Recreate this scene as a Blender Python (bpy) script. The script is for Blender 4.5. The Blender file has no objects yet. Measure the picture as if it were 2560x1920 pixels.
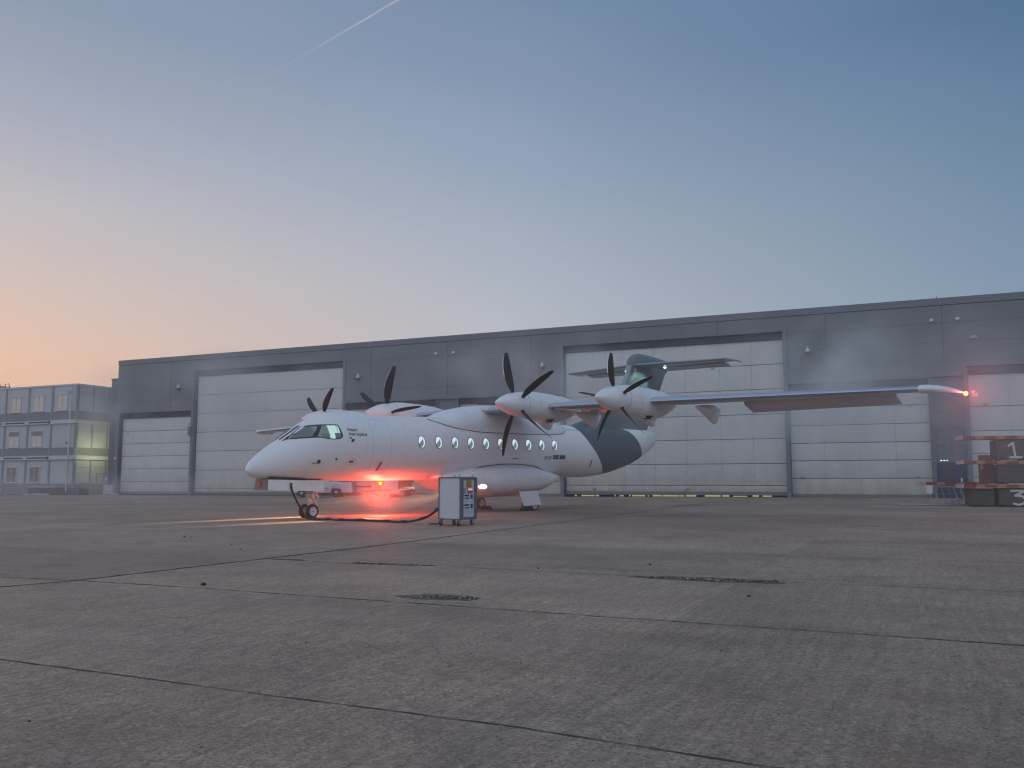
import bpy, math, random
from mathutils import Vector, Matrix
random.seed(7)
R = math.radians
sc = bpy.context.scene
COL = sc.collection

# ------------------------------------------------------------------ camera
CAMZ = 1.22
cam = bpy.data.cameras.new('camera'); cam_o = bpy.data.objects.new('camera', cam); COL.objects.link(cam_o)
cam.sensor_width = 36; cam.lens = 2250 / 2560 * 36; cam.clip_start = .1; cam.clip_end = 6000
cam_o.location = (0, 0, CAMZ); cam_o.rotation_euler = (math.pi / 2 + math.atan((1206 - 960) / 2250), 0, 0)
sc.camera = cam_o

# ------------------------------------------------------------------ render settings
sc.view_settings.view_transform = 'Standard'; sc.view_settings.look = 'None'
sc.view_settings.exposure = 0; sc.view_settings.gamma = 1; sc.view_settings.use_curve_mapping = False
sc.render.engine = 'CYCLES'
cy = sc.cycles
cy.use_denoising = True; cy.denoising_input_passes = 'RGB_ALBEDO_NORMAL'; cy.denoising_prefilter = 'ACCURATE'
sc.cycles.pixel_filter_type = 'BLACKMAN_HARRIS'; sc.cycles.filter_width = 1.2
cy.max_bounces = 6; cy.diffuse_bounces = 3; cy.glossy_bounces = 3; cy.transmission_bounces = 4; cy.volume_bounces = 1
cy.transparent_max_bounces = 6; cy.sample_clamp_indirect = 4
cy.volume_step_rate = 2.0

# ------------------------------------------------------------------ dusk sky
def s2l(c):
    return tuple(((v / 255) / 12.92 if v / 255 <= .04045 else ((v / 255 + .055) / 1.055) ** 2.4) for v in c)
SUN_AZ, SUN_EL = R(-62), R(1.5)          # glow beyond the left edge of the frame
w = bpy.data.worlds.new('World'); sc.world = w; w.use_nodes = True
nt = w.node_tree; N, L = nt.nodes, nt.links
bg = N['Background']
def node(t, **k):
    n = N.new(t)
    for a, b in k.items(): setattr(n, a, b)
    return n
def math_n(op, a, b=None, clamp=False):
    n = node('ShaderNodeMath', operation=op); n.use_clamp = clamp
    for i, v in enumerate((a, b)):
        if v is None: continue
        if isinstance(v, (int, float)): n.inputs[i].default_value = v
        else: L.new(v, n.inputs[i])
    return n.outputs[0]
tc = node('ShaderNodeTexCoord'); sep = node('ShaderNodeSeparateXYZ'); L.new(tc.outputs['Generated'], sep.inputs[0])
elev = math_n('MULTIPLY', math_n('ARCSINE', sep.outputs[2]), 2 / math.pi, True)
azim = math_n('MULTIPLY', math_n('ARCTAN2', sep.outputs[0], sep.outputs[1]), 180 / math.pi)
def ramp(stops):
    r = node('ShaderNodeValToRGB'); L.new(elev, r.inputs[0]); cr = r.color_ramp; cr.interpolation = 'EASE'
    cr.interpolation = 'LINEAR'
    while len(cr.elements) < len(stops): cr.elements.new(.5)
    for e, (d, c) in zip(cr.elements, stops): e.position = d / 90; e.color = (*s2l(c), 1)
    return r.outputs[0]
SKY_LEFT = [(0, (252, 190, 140)), (4, (252, 200, 158)), (6.7, (248, 201, 168)), (9, (234, 200, 180)), (12, (217, 198, 190)), (15.5, (198, 191, 194)), (20, (171, 175, 190)), (26, (142, 156, 178)), (45, (140, 155, 182)), (90, (145, 160, 188))]
SKY_MID = [(0, (205, 198, 198)), (4, (200, 198, 201)), (8, (190, 193, 201)), (12, (177, 184, 196)), (16, (163, 175, 192)), (20, (147, 164, 187)), (25, (130, 150, 176)), (29.5, (116, 140, 168)), (45, (125, 148, 180)), (90, (145, 160, 188))]
SKY_RIGHT = [(0, (160, 175, 188)), (4, (154, 171, 185)), (8, (138, 160, 178)), (12, (122, 147, 171)), (18, (106, 135, 160)), (22, (94, 124, 154)), (26, (78, 111, 147)), (45, (100, 130, 166)), (90, (145, 160, 188))]
SKY_BACK = [(0, (160, 166, 188)), (8, (180, 193, 212)), (20, (194, 212, 232)), (40, (190, 206, 228)), (90, (150, 165, 195))]  # unseen sky behind the camera, brightened to light walls and aircraft
def mix(fac, a, b):
    m = node('ShaderNodeMix', data_type='RGBA'); L.new(fac, m.inputs[0]); L.new(a, m.inputs[6]); L.new(b, m.inputs[7]); return m.outputs[2]
def rng(v, a, b):
    m = node('ShaderNodeMapRange', interpolation_type='SMOOTHSTEP'); L.new(v, m.inputs[0]); m.inputs[1].default_value = a; m.inputs[2].default_value = b; return m.outputs[0]
def rngl(v, a, b):
    m = node('ShaderNodeMapRange'); L.new(v, m.inputs[0]); m.inputs[1].default_value = a; m.inputs[2].default_value = b; return m.outputs[0]
front = mix(rngl(azim, 0, -31), ramp(SKY_MID), ramp(SKY_LEFT))
front = mix(rngl(azim, 0, 31), front, ramp(SKY_RIGHT))
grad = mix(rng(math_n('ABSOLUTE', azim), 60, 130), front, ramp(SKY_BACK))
sky = node('ShaderNodeTexSky', sky_type='NISHITA', sun_disc=False)
sky.sun_elevation = SUN_EL; sky.sun_rotation = SUN_AZ
skys = node('ShaderNodeVectorMath', operation='SCALE'); L.new(sky.outputs[0], skys.inputs[0]); skys.inputs['Scale'].default_value = .05
add = node('ShaderNodeMix', data_type='RGBA'); add.inputs[0].default_value = .02
L.new(grad, add.inputs[6]); L.new(skys.outputs[0], add.inputs[7])
# a thin old vapour trail and faint unevenness of the high air
def vdot(vec):
    n = node('ShaderNodeVectorMath', operation='DOT_PRODUCT'); L.new(tc.outputs['Generated'], n.inputs[0]); n.inputs[1].default_value = vec; return n.outputs['Value']
ta, tb = Vector((-.116, .866, .487)).normalized(), Vector((-.252, .877, .409)).normalized()
tn = ta.cross(tb).normalized(); tt = (tb - ta).normalized()
nz = node('ShaderNodeTexNoise'); nz.inputs['Scale'].default_value = 60; nz.inputs['Detail'].default_value = 6; L.new(tc.outputs['Generated'], nz.inputs['Vector'])
along = vdot(tuple(tt)); a0, a1 = ta.dot(tt), tb.dot(tt)
fade = rngl(along, a1 + .03, a0 - .05)
wdt = math_n('MULTIPLY', math_n('ADD', fade, .2), .0016)
dist = math_n('ADD', vdot(tuple(tn)), math_n('MULTIPLY', math_n('SUBTRACT', nz.outputs['Fac'], .5), .0016))
core = math_n('SUBTRACT', 1, math_n('DIVIDE', math_n('ABSOLUTE', dist), wdt), True)
trail = math_n('MULTIPLY', math_n('MULTIPLY', core, fade), math_n('MULTIPLY', nz.outputs['Fac'], 1.4), True)
fwd = math_n('GREATER_THAN', vdot((0, 1, 0)), .2)
trail = math_n('MULTIPLY', trail, fwd)
tm = node('ShaderNodeMix', data_type='RGBA'); L.new(trail, tm.inputs[0]); L.new(add.outputs[2], tm.inputs[6]); tm.inputs[7].default_value = (*s2l((214, 190, 200)), 1)
cz = node('ShaderNodeTexNoise'); cz.inputs['Scale'].default_value = 3.2; cz.inputs['Detail'].default_value = 5; cz.inputs['Roughness'].default_value = .5
cm = node('ShaderNodeMapping'); cm.inputs['Scale'].default_value = (1, 1, 2.4); L.new(tc.outputs['Generated'], cm.inputs[0]); L.new(cm.outputs[0], cz.inputs['Vector'])
cv = node('ShaderNodeMapRange'); L.new(cz.outputs['Fac'], cv.inputs[0]); cv.inputs[1].default_value = .25; cv.inputs[2].default_value = .75; cv.inputs[3].default_value = .975; cv.inputs[4].default_value = 1.02
cs = node('ShaderNodeVectorMath', operation='SCALE'); L.new(tm.outputs[2], cs.inputs[0]); L.new(cv.outputs[0], cs.inputs['Scale'])
L.new(cs.outputs[0], bg.inputs['Color']); bg.inputs['Strength'].default_value = 1.04

# soft afterglow of the set sun, wide and weak
sun = bpy.data.lights.new('sun', 'SUN'); sun.energy = .35; sun.angle = R(40); sun.color = (1, .74, .56)
sun_o = bpy.data.objects.new('sun', sun); COL.objects.link(sun_o)
sdir = Vector((math.sin(SUN_AZ) * math.cos(R(12)), math.cos(SUN_AZ) * math.cos(R(12)), math.sin(R(12))))
sun_o.rotation_euler = (-sdir).to_track_quat('-Z', 'Y').to_euler()

# ------------------------------------------------------------------ helpers
class MB:
    def __init__(s, M=None): s.v = []; s.f = []; s.mi = []; s.M = M; s.cur = 0
    def add(s, vs, fs):
        b = len(s.v)
        for p in vs:
            p = Vector(p)
            s.v.append(s.M @ p if s.M else p)
        for f in fs: s.f.append([b + i for i in f]); s.mi.append(s.cur)
        return s
    def quad(s, a, b, c, d): return s.add([a, b, c, d], [(0, 1, 2, 3)])
    def poly(s, pts): return s.add(pts, [tuple(range(len(pts)))])
    def box(s, c, d, rot=None, bev=0):
        x, y, z = d[0] / 2, d[1] / 2, d[2] / 2
        m = (rot.to_matrix() if hasattr(rot, 'to_matrix') else rot) if rot is not None else None
        if bev:
            b = min(bev, x * .9, y * .9, z * .9)
            vs = []
            for sx in (-1, 1):
                for sy in (-1, 1):
                    for sz in (-1, 1):
                        vs += [(sx * (x - b), sy * (y - b), sz * z), (sx * (x - b), sy * y, sz * (z - b)), (sx * x, sy * (y - b), sz * (z - b))]
            idx = lambda sx, sy, sz, k: (((sx > 0) * 2 + (sy > 0)) * 2 + (sz > 0)) * 3 + k
            fs = []
            for sz in (-1, 1): fs.append([idx(-1, -1, sz, 0), idx(1, -1, sz, 0), idx(1, 1, sz, 0), idx(-1, 1, sz, 0)][::sz])
            for sy in (-1, 1): fs.append([idx(-1, sy, -1, 1), idx(1, sy, -1, 1), idx(1, sy, 1, 1), idx(-1, sy, 1, 1)][::-sy])
            for sx in (-1, 1): fs.append([idx(sx, -1, -1, 2), idx(sx, 1, -1, 2), idx(sx, 1, 1, 2), idx(sx, -1, 1, 2)][::sx])
            for sx in (-1, 1):
                for sy in (-1, 1): fs.append([idx(sx, sy, -1, 1), idx(sx, sy, -1, 2), idx(sx, sy, 1, 2), idx(sx, sy, 1, 1)])
            for sx in (-1, 1):
                for sz in (-1, 1): fs.append([idx(sx, -1, sz, 0), idx(sx, -1, sz, 2), idx(sx, 1, sz, 2), idx(sx, 1, sz, 0)])
            for sy in (-1, 1):
                for sz in (-1, 1): fs.append([idx(-1, sy, sz, 0), idx(-1, sy, sz, 1), idx(1, sy, sz, 1), idx(1, sy, sz, 0)])
            for sx in (-1, 1):
                for sy in (-1, 1):
                    for sz in (-1, 1): fs.append([idx(sx, sy, sz, k) for k in range(3)])
        else:
            vs = [(sx * x, sy * y, sz * z) for sx in (-1, 1) for sy in (-1, 1) for sz in (-1, 1)]
            fs = [(0, 1, 3, 2), (4, 6, 7, 5), (0, 4, 5, 1), (2, 3, 7, 6), (0, 2, 6, 4), (1, 5, 7, 3)]
        C = Vector(c)
        return s.add([C + (m @ Vector(v) if m else Vector(v)) for v in vs], fs)
    def bx(s, x0, x1, y0, y1, z0, z1, bev=0):
        return s.box(((x0 + x1) / 2, (y0 + y1) / 2, (z0 + z1) / 2), (abs(x1 - x0), abs(y1 - y0), abs(z1 - z0)), bev=bev)
    def tube(s, path, r, n=8, caps=True):
        P = [Vector(p) for p in path]; rings = []
        up = None
        for i, p in enumerate(P):
            t = (P[min(i + 1, len(P) - 1)] - P[max(i - 1, 0)]).normalized()
            if up is None: up = Vector((0, 0, 1)) if abs(t.z) < .9 else Vector((1, 0, 0))
            a = t.cross(up).normalized(); b = a.cross(t).normalized(); up = b
            rr = r[i] if isinstance(r, (list, tuple)) else r
            rings.append([p + (a * math.cos(k / n * math.tau) + b * math.sin(k / n * math.tau)) * rr for k in range(n)])
        return s.loft(rings, caps)
    def loft(s, rings, caps=True, closed=True):
        n = len(rings[0]); vs = [p for r in rings for p in r]; fs = []
        for i in range(len(rings) - 1):
            for k in range(n if closed else n - 1):
                a, b = i * n + k, i * n + (k + 1) % n
                fs.append((a, b, b + n, a + n))
        if caps: fs += [tuple(range(n))[::-1], tuple(range((len(rings) - 1) * n, len(rings) * n))]
        return s.add(vs, fs)
    def lathe(s, prof, origin=(0, 0, 0), axis='Y', n=24, caps=True):
        O = Vector(origin); rings = []
        for a, r in prof:
            ring = []
            for k in range(n):
                c, q = math.cos(k / n * math.tau) * r, math.sin(k / n * math.tau) * r
                ring.append(O + (Vector((a, c, q)) if axis == 'X' else Vector((c, a, q)) if axis == 'Y' else Vector((c, q, a))))
            rings.append(ring)
        return s.loft(rings, caps)
    def build(s, name, mat, parent=None, smooth=None, label=None):
        me = bpy.data.meshes.new(name); me.from_pydata([tuple(v) for v in s.v], [], s.f)
        import bmesh
        b = bmesh.new(); b.from_mesh(me); bmesh.ops.recalc_face_normals(b, faces=b.faces); b.to_mesh(me); b.free()
        for m in (mat if isinstance(mat, (list, tuple)) else [mat]): me.materials.append(m)
        me.polygons.foreach_set('material_index', s.mi)
        if smooth is not None:
            me.shade_smooth(); me.set_sharp_from_angle(angle=R(smooth))
        me.update()
        o = bpy.data.objects.new(name, me); COL.objects.link(o)
        if parent: o.parent = parent
        if label: o['label'] = label
        return o
def tag(o, label=None, cat=None, group=None, kind=None):
    if label: o['label'] = label
    if cat: o['category'] = cat
    if group: o['group'] = group
    if kind: o['kind'] = kind
    return o
def thing(name, label, cat, loc=(0, 0, 0), rz=0, group=None):
    o = bpy.data.objects.new(name, None); COL.objects.link(o); o.empty_display_size = .3
    o.location = loc; o.rotation_euler = (0, 0, rz)
    return tag(o, label, cat, group)
def G(x, y): return .006 * min(max(x, -60), 60) + .006 * min(max(y, -20), 90)

# ------------------------------------------------------------------ materials
def mat(name, col, rough=.6, metal=0, noise=0, nscale=3, bump=0, bscale=60, spec=.5, coat=0, emis=None, es=0, stretch=(1, 1, 1), det=5):
    m = bpy.data.materials.new(name); m.use_nodes = True
    t = m.node_tree; p = t.nodes['Principled BSDF']
    p.inputs['Base Color'].default_value = (*col, 1); p.inputs['Roughness'].default_value = rough; p.inputs['Metallic'].default_value = metal
    p.inputs['Specular IOR Level'].default_value = spec; p.inputs['Coat Weight'].default_value = coat; p.inputs['Coat Roughness'].default_value = .08
    if emis: p.inputs['Emission Color'].default_value = (*emis, 1); p.inputs['Emission Strength'].default_value = es
    if noise or bump:
        c = t.nodes.new('ShaderNodeTexCoord'); mp = t.nodes.new('ShaderNodeMapping'); mp.inputs['Scale'].default_value = stretch
        t.links.new(c.outputs['Object'], mp.inputs[0])
    if noise:
        n = t.nodes.new('ShaderNodeTexNoise'); n.inputs['Scale'].default_value = nscale; n.inputs['Detail'].default_value = det; n.inputs['Roughness'].default_value = .62
        t.links.new(mp.outputs[0], n.inputs['Vector'])
        r = t.nodes.new('ShaderNodeValToRGB'); r.color_ramp.elements[0].position = .3; r.color_ramp.elements[1].position = .7
        r.color_ramp.elements[0].color = (*[c_ * (1 - noise) for c_ in col], 1); r.color_ramp.elements[1].color = (*[min(1, c_ * (1 + noise)) for c_ in col], 1)
        t.links.new(n.outputs['Fac'], r.inputs[0]); t.links.new(r.outputs[0], p.inputs['Base Color'])
        q = t.nodes.new('ShaderNodeMapRange'); q.inputs[3].default_value = max(0, rough - .08); q.inputs[4].default_value = min(1, rough + .08)
        t.links.new(n.outputs['Fac'], q.inputs[0]); t.links.new(q.outputs[0], p.inputs['Roughness'])
    if bump:
        n2 = t.nodes.new('ShaderNodeTexNoise'); n2.inputs['Scale'].default_value = bscale; n2.inputs['Detail'].default_value = 4
        t.links.new(mp.outputs[0], n2.inputs['Vector'])
        b = t.nodes.new('ShaderNodeBump'); b.inputs['Strength'].default_value = bump; b.inputs['Distance'].default_value = .02
        t.links.new(n2.outputs['Fac'], b.inputs['Height']); t.links.new(b.outputs[0], p.inputs['Normal'])
    return m
def emit(name, col, st):
    m = bpy.data.materials.new(name); m.use_nodes = True; t = m.node_tree; t.nodes.remove(t.nodes['Principled BSDF'])
    e = t.nodes.new('ShaderNodeEmission'); e.inputs[0].default_value = (*col, 1); e.inputs[1].default_value = st
    t.links.new(e.outputs[0], t.nodes['Material Output'].inputs[0]); return m
M_white = mat('white_paint', (.78, .78, .79), .28, coat=.5, noise=.03, nscale=1.2)
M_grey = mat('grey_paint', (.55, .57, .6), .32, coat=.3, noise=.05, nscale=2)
M_boot = mat('leading_edge_metal', (.56, .6, .66), .16, metal=1, noise=.05)
M_teal = mat('slate_paint', (.085, .13, .165), .3, coat=.5, noise=.06, nscale=2)
M_tealight = mat('pale_slate_paint', (.3, .38, .45), .3, coat=.4, noise=.05)
M_blade = mat('blade_carbon', (.008, .008, .01), .5, spec=.3, noise=.15)
M_bladeedge = mat('blade_edge_steel', (.6, .6, .62), .25, metal=.9)
M_black = mat('black_rubber', (.012, .012, .013), .6, noise=.2)
M_line = mat('panel_seam', (.05, .055, .07), .5)
M_faint = mat('faint_seam', (.42, .42, .45), .5)
M_mark = mat('black_marking', (.01, .01, .02), .45)
M_tyre = mat('tyre_rubber', (.015, .015, .016), .75, noise=.3, nscale=30)
M_rim = mat('wheel_white', (.7, .7, .72), .35, noise=.08, nscale=20)
M_gear = mat('gear_white', (.62, .6, .58), .4, noise=.1, nscale=15)
M_dark = mat('dark_interior', (.012, .012, .014), .9)
M_steel = mat('galvanised_steel', (.36, .38, .4), .45, metal=.6, noise=.12, nscale=12)

# ------------------------------------------------------------------ apron
def ground_mat():
    m = bpy.data.materials.new('apron_concrete'); m.use_nodes = True; t = m.node_tree; p = t.nodes['Principled BSDF']; NN, LL = t.nodes, t.links
    c = NN.new('ShaderNodeTexCoord')
    def noise(scale, det=6, rough=.6, st=(1, 1, 1), rz=0):
        mr_ = NN.new('ShaderNodeMapping'); mr_.inputs['Rotation'].default_value = (0, 0, rz); LL.new(c.outputs['Object'], mr_.inputs[0])
        mp = NN.new('ShaderNodeMapping'); mp.inputs['Scale'].default_value = st; LL.new(mr_.outputs[0], mp.inputs[0])
        n = NN.new('ShaderNodeTexNoise'); n.inputs['Scale'].default_value = scale; n.inputs['Detail'].default_value = det; n.inputs['Roughness'].default_value = rough
        LL.new(mp.outputs[0], n.inputs['Vector']); return n.outputs['Fac']
    def rampn(f, stops):
        r = NN.new('ShaderNodeValToRGB'); LL.new(f, r.inputs[0])
        while len(r.color_ramp.elements) < len(stops): r.color_ramp.elements.new(.5)
        for e, (q, cc) in zip(r.color_ramp.elements, stops): e.position = q; e.color = (*cc, 1)
        return r.outputs[0]
    def mixc(f, a, b, mode='MIX'):
        x = NN.new('ShaderNodeMix'); x.data_type = 'RGBA'; x.blend_type = mode
        if isinstance(f, float): x.inputs[0].default_value = f
        else: LL.new(f, x.inputs[0])
        for i, v in ((6, a), (7, b)):
            if isinstance(v, tuple): x.inputs[i].default_value = (*v, 1)
            else: LL.new(v, x.inputs[i])
        return x.outputs[2]
    base = rampn(noise(.35, 7), [(.3, (.238, .182, .142)), (.5, (.305, .236, .186)), (.72, (.36, .285, .226))])
    # each cast slab has its own tone
    sr = NN.new('ShaderNodeMapping'); sr.inputs['Rotation'].default_value = (0, 0, R(-65.46)); LL.new(c.outputs['Object'], sr.inputs[0])
    so_ = NN.new('ShaderNodeVectorMath'); so_.operation = 'SUBTRACT'; LL.new(sr.outputs[0], so_.inputs[0]); so_.inputs[1].default_value = (.64, 9.4, 0)
    sd_ = NN.new('ShaderNodeVectorMath'); sd_.operation = 'DIVIDE'; LL.new(so_.outputs[0], sd_.inputs[0]); sd_.inputs[1].default_value = (3.55, 7.4, 50)
    sf = NN.new('ShaderNodeVectorMath'); sf.operation = 'FLOOR'; LL.new(sd_.outputs[0], sf.inputs[0])
    wn = NN.new('ShaderNodeTexWhiteNoise'); wn.noise_dimensions = '2D'; LL.new(sf.outputs[0], wn.inputs['Vector'])
    base = mixc(1.0, base, rampn(wn.outputs['Value'], [(0, (.86, .87, .88)), (1, (1.12, 1.11, 1.09))]), 'MULTIPLY')
    streak = noise(1.6, 6, .62, (.3, 1.6, 1), R(24.5))
    base = mixc(.75, base, rampn(streak, [(.3, (.8, .8, .81)), (.5, (1, 1, 1)), (.75, (1.12, 1.11, 1.09))]), 'MULTIPLY')
    brush = noise(8, 5, .7, (.22, 2.6, 1), R(-65.4))
    base = mixc(.6, base, rampn(brush, [(.3, (.6, .6, .61)), (.7, (1.34, 1.32, 1.28))]), 'MULTIPLY')
    spk = noise(48, 4, .65)
    base = mixc(.85, base, rampn(spk, [(.33, (.3, .3, .31)), (.45, (.9, .9, .9)), (.58, (1.08, 1.07, 1.05)), (.68, (1.85, 1.8, 1.7))]), 'MULTIPLY')
    mid = noise(17, 5, .68)
    base = mixc(.6, base, rampn(mid, [(.32, (.6, .6, .61)), (.5, (1, 1, 1)), (.68, (1.4, 1.37, 1.3))]), 'MULTIPLY')
    spk2 = noise(150, 2, .5)
    base = mixc(.6, base, rampn(spk2, [(.34, (.6, .6, .61)), (.5, (1, 1, 1)), (.66, (1.38, 1.37, 1.35))]), 'MULTIPLY')
    stain = NN.new('ShaderNodeMapRange'); LL.new(noise(.8, 6, .62), stain.inputs[0]); stain.inputs[1].default_value = .56; stain.inputs[2].default_value = .8
    stain2 = NN.new('ShaderNodeMath'); stain2.operation = 'MULTIPLY'; stain2.inputs[1].default_value = .5; LL.new(stain.outputs[0], stain2.inputs[0])
    base = mixc(stain2.outputs[0], base, (.19, .11, .06))
    dk = NN.new('ShaderNodeMapRange'); LL.new(noise(.55, 5, .6, (1, 1.8, 1), 1.1), dk.inputs[0]); dk.inputs[1].default_value = .55; dk.inputs[2].default_value = .8; dk.inputs[4].default_value = .55
    base = mixc(dk.outputs[0], base, (.085, .085, .09))
    LL.new(base, p.inputs['Base Color'])
    rg = NN.new('ShaderNodeMapRange'); LL.new(streak, rg.inputs[0]); rg.inputs[3].default_value = .62; rg.inputs[4].default_value = .9; LL.new(rg.outputs[0], p.inputs['Roughness'])
    p.inputs['Specular IOR Level'].default_value = .35
    bm = NN.new('ShaderNodeBump'); bm.inputs['Strength'].default_value = .35; bm.inputs['Distance'].default_value = .012
    hsum = NN.new('ShaderNodeMath'); hsum.operation = 'ADD'; LL.new(spk, hsum.inputs[0]); LL.new(brush, hsum.inputs[1])
    LL.new(hsum.outputs[0], bm.inputs['Height']); LL.new(bm.outputs[0], p.inputs['Normal'])
    return m
gx = [-900, -300, -60, -40, -20, 0, 20, 40, 60, 300, 900]; gy = [-300, -60, -20, 0, 20, 40, 60, 90, 300, 2500]
g = MB(); g.add([(x, y, G(x, y)) for y in gy for x in gx], [(j * len(gx) + i, j * len(gx) + i + 1, (j + 1) * len(gx) + i + 1, (j + 1) * len(gx) + i) for j in range(len(gy) - 1) for i in range(len(gx) - 1)])
ground = tag(g.build('ground', ground_mat()), 'weathered grey brown concrete apron with slab joints', kind='structure')

# hangar axis: WD runs along the facade to the right, WN into the building
WD = Vector((.90960, -.41548, 0)); WI = Vector((.41548, .90960, 0))
def rp(p): return (p[0], p[1], G(p[0], p[1]))
def joint_strip(pts, wdt, jit, name, m, step=.12, lift=.004):
    P = [Vector((x, y, 0)) for x, y in pts]; vs = []; fs = []
    for i in range(len(P) - 1):
        a, b = P[i], P[i + 1]; n = max(2, int((b - a).length / step)); d = (b - a).normalized(); q = Vector((-d.y, d.x, 0))
        for k in range(n + (i == len(P) - 2)):
            c = a.lerp(b, k / n); ww = wdt * random.uniform(.35, 1.25); off = random.uniform(-jit, jit)
            for s_ in (-1, 1):
                e = c + q * (off + s_ * ww / 2); vs.append((e.x, e.y, G(e.x, e.y) + lift))
    for k in range(len(vs) // 2 - 1): fs.append((2 * k, 2 * k + 1, 2 * k + 3, 2 * k + 2))
    return MB().add(vs, fs)
M_tar = mat('joint_tar', (.022, .021, .022), .85, noise=.3, nscale=14)
M_joint = mat('joint_dirt', (.05, .047, .045), .9, noise=.3, nscale=14)
def row(dn, s0, s1): # slab row line parallel to hangar at distance dn from the origin
    return [tuple((WI * dn + WD * s_)[:2]) for s_ in (s0, s1)]
tag(joint_strip([(-9.4, 4.3), (-5.86, 10.49), (-5.29, 11.12), (-4.65, 12.3), (-3.75, 14.0), (-2.64, 16.0), (-.86, 19.8), (1.53, 24.84), (6.24, 35.44), (9.3, 42)], .085, .016, '', M_tar).build('ground_joint', M_tar), 'wide dark tar joint running towards the aircraft', kind='structure')
tag(joint_strip([(-10, 12.9), (-5.27, 11.12), (-3.79, 10.42), (-1.53, 9.25), (-.74, 8.85), (.76, 8.05), (2.28, 7.29), (3.57, 6.63), (9, 4.1)], .022, .006, '', M_joint).build('ground_joint', M_joint), 'thin dark slab joint before the large pothole', kind='structure')
tag(joint_strip([(-9, 9.1), (-3.5, 6.32), (-1.2, 5.16), (.05, 4.55), (1.05, 3.95), (6, 1.6)], .016, .005, '', M_joint).build('ground_joint', M_joint), 'thin dark slab joint nearest the bottom of the picture', kind='structure')
tag(joint_strip([(-3.68, 13.94), (-2.22, 13.02), (-1.14, 12.72), (1.6, 11.16), (3.05, 10.53), (9, 7.9)], .02, .008, '', M_joint).build('ground_joint', M_joint), 'dark slab joint through the broken concrete patch', kind='structure')
for dn in (14.35, 17.9, 21.5, 25, 28.6, 32.2, 35.8, 39.4, 43, 46.6, 50.2):
    tag(joint_strip(row(dn, -22 if dn > 20 else -8 + random.uniform(-2, 2), 45), .022, .01, '', M_joint, .3).build('ground_joint', M_joint), 'faint slab joint parallel to the hangar', kind='structure', group='slab joints parallel to the hangar')
for s_ in (-25.5, -16.9, -13.5, 6.2, 15, 23):
    p0, p1 = WI * (26 if s_ < -10 else 15) + WD * s_, WI * 54 + WD * s_
    tag(joint_strip([p0[:2], p1[:2]], .03, .01, '', M_joint, .3).build('ground_joint', M_joint), 'faint slab joint running towards the hangar', kind='structure', group='slab joints towards the hangar')
# worn white paint
M_wpaint = mat('worn_white_paint', (.5, .49, .48), .8, noise=.25, nscale=9)
for a, b, wd in (((-19.45, 46.8), (-20.3, 49.6), .14), ((-14.5, 39.4), (-13.6, 41.6), .1), ((-9.56, 33.78), (-9.0, 34.7), .07), ((-12.75, 28.31), (-11.9, 28.8), .05), ((-15.6, 25.9), (-14.3, 26.6), .05)):
    tag(joint_strip([a, b], wd, .01, '', M_wpaint, .25, .005).build('road_marking', M_wpaint), 'worn white paint line on the concrete', kind='structure', group='worn paint lines')
# potholes: dark pit sheet with loose rubble
M_pit = mat('pothole_gravel', (.055, .05, .046), .95, noise=.75, nscale=34, bump=1, bscale=60)
M_stone = mat('loose_stone', (.3, .275, .25), .9, noise=.4, nscale=40)
M_stoned = mat('dark_stone', (.035, .033, .033), .9, noise=.4, nscale=40)
def blob(cx, cy, a, b, rot, n=40, j=.25):
    pts = []
    ph = [random.uniform(0, 6.28) for _ in range(4)]
    for k in range(n):
        t = k / n * math.tau; r = 1 + j * (math.sin(3 * t + ph[0]) * .5 + math.sin(5 * t + ph[1]) * .4 + math.sin(11 * t + ph[2]) * .3) + random.uniform(-.06, .06)
        x, y = a * r * math.cos(t), b * r * math.sin(t)
        X, Y = cx + x * math.cos(rot) - y * math.sin(rot), cy + x * math.sin(rot) + y * math.cos(rot)
        pts.append((X, Y, G(X, Y) + .006))
    return pts
def rock(mb, x, y, s):
    z = G(x, y); ring = []
    vs = []
    for (r_, h_) in ((.9, 0), (1, .35), (.7, .8)):
        for k in range(6):
            t = k / 6 * math.tau + random.uniform(-.3, .3); q = r_ * random.uniform(.7, 1.15)
            vs.append((x + s * q * math.cos(t), y + s * q * math.sin(t) * .9, z + s * h_ * random.uniform(.8, 1.1)))
    vs.append((x, y, z + s * .95))
    fs = [(i, (i + 1) % 6, 6 + (i + 1) % 6, 6 + i) for i in range(6)] + [(6 + i, 6 + (i + 1) % 6, 12 + (i + 1) % 6, 12 + i) for i in range(6)] + [(12 + i, 12 + (i + 1) % 6, 18) for i in range(6)]
    mb.add(vs, fs)
def pit(cx, cy, a, b, rot, label, nst):
    o = MB().poly(blob(cx, cy, a, b, rot)).build('pothole', M_pit)
    tag(o, label, 'pothole', kind='structure')
    r_ = MB()
    for _ in range(nst):
        t = random.uniform(0, 6.28); q = math.sqrt(random.random()) * 1.25
        x, y = a * q * math.cos(t), b * q * math.sin(t)
        rock(r_, cx + x * math.cos(rot) - y * math.sin(rot), cy + x * math.sin(rot) + y * math.cos(rot), random.choice((.004, .005, .006, .008, .01, .015)))
        r_.mi[-18:] = [random.choice((0, 1))] * 18
    tag(r_.build('rubble', [M_stone, M_stoned]), 'loose grey rubble in ' + label, kind='stuff')
M_dish = mat('worn_concrete', (.11, .095, .083), .95, noise=.45, nscale=18, bump=.6, bscale=40)
def dish(*a):
    pts = blob(*a, j=.18); tag(MB().poly([(x, y, z - .0025) for x, y, z in pts]).build('pothole', M_dish), 'shallow worn dish in the concrete round a pothole', kind='structure')
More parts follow.
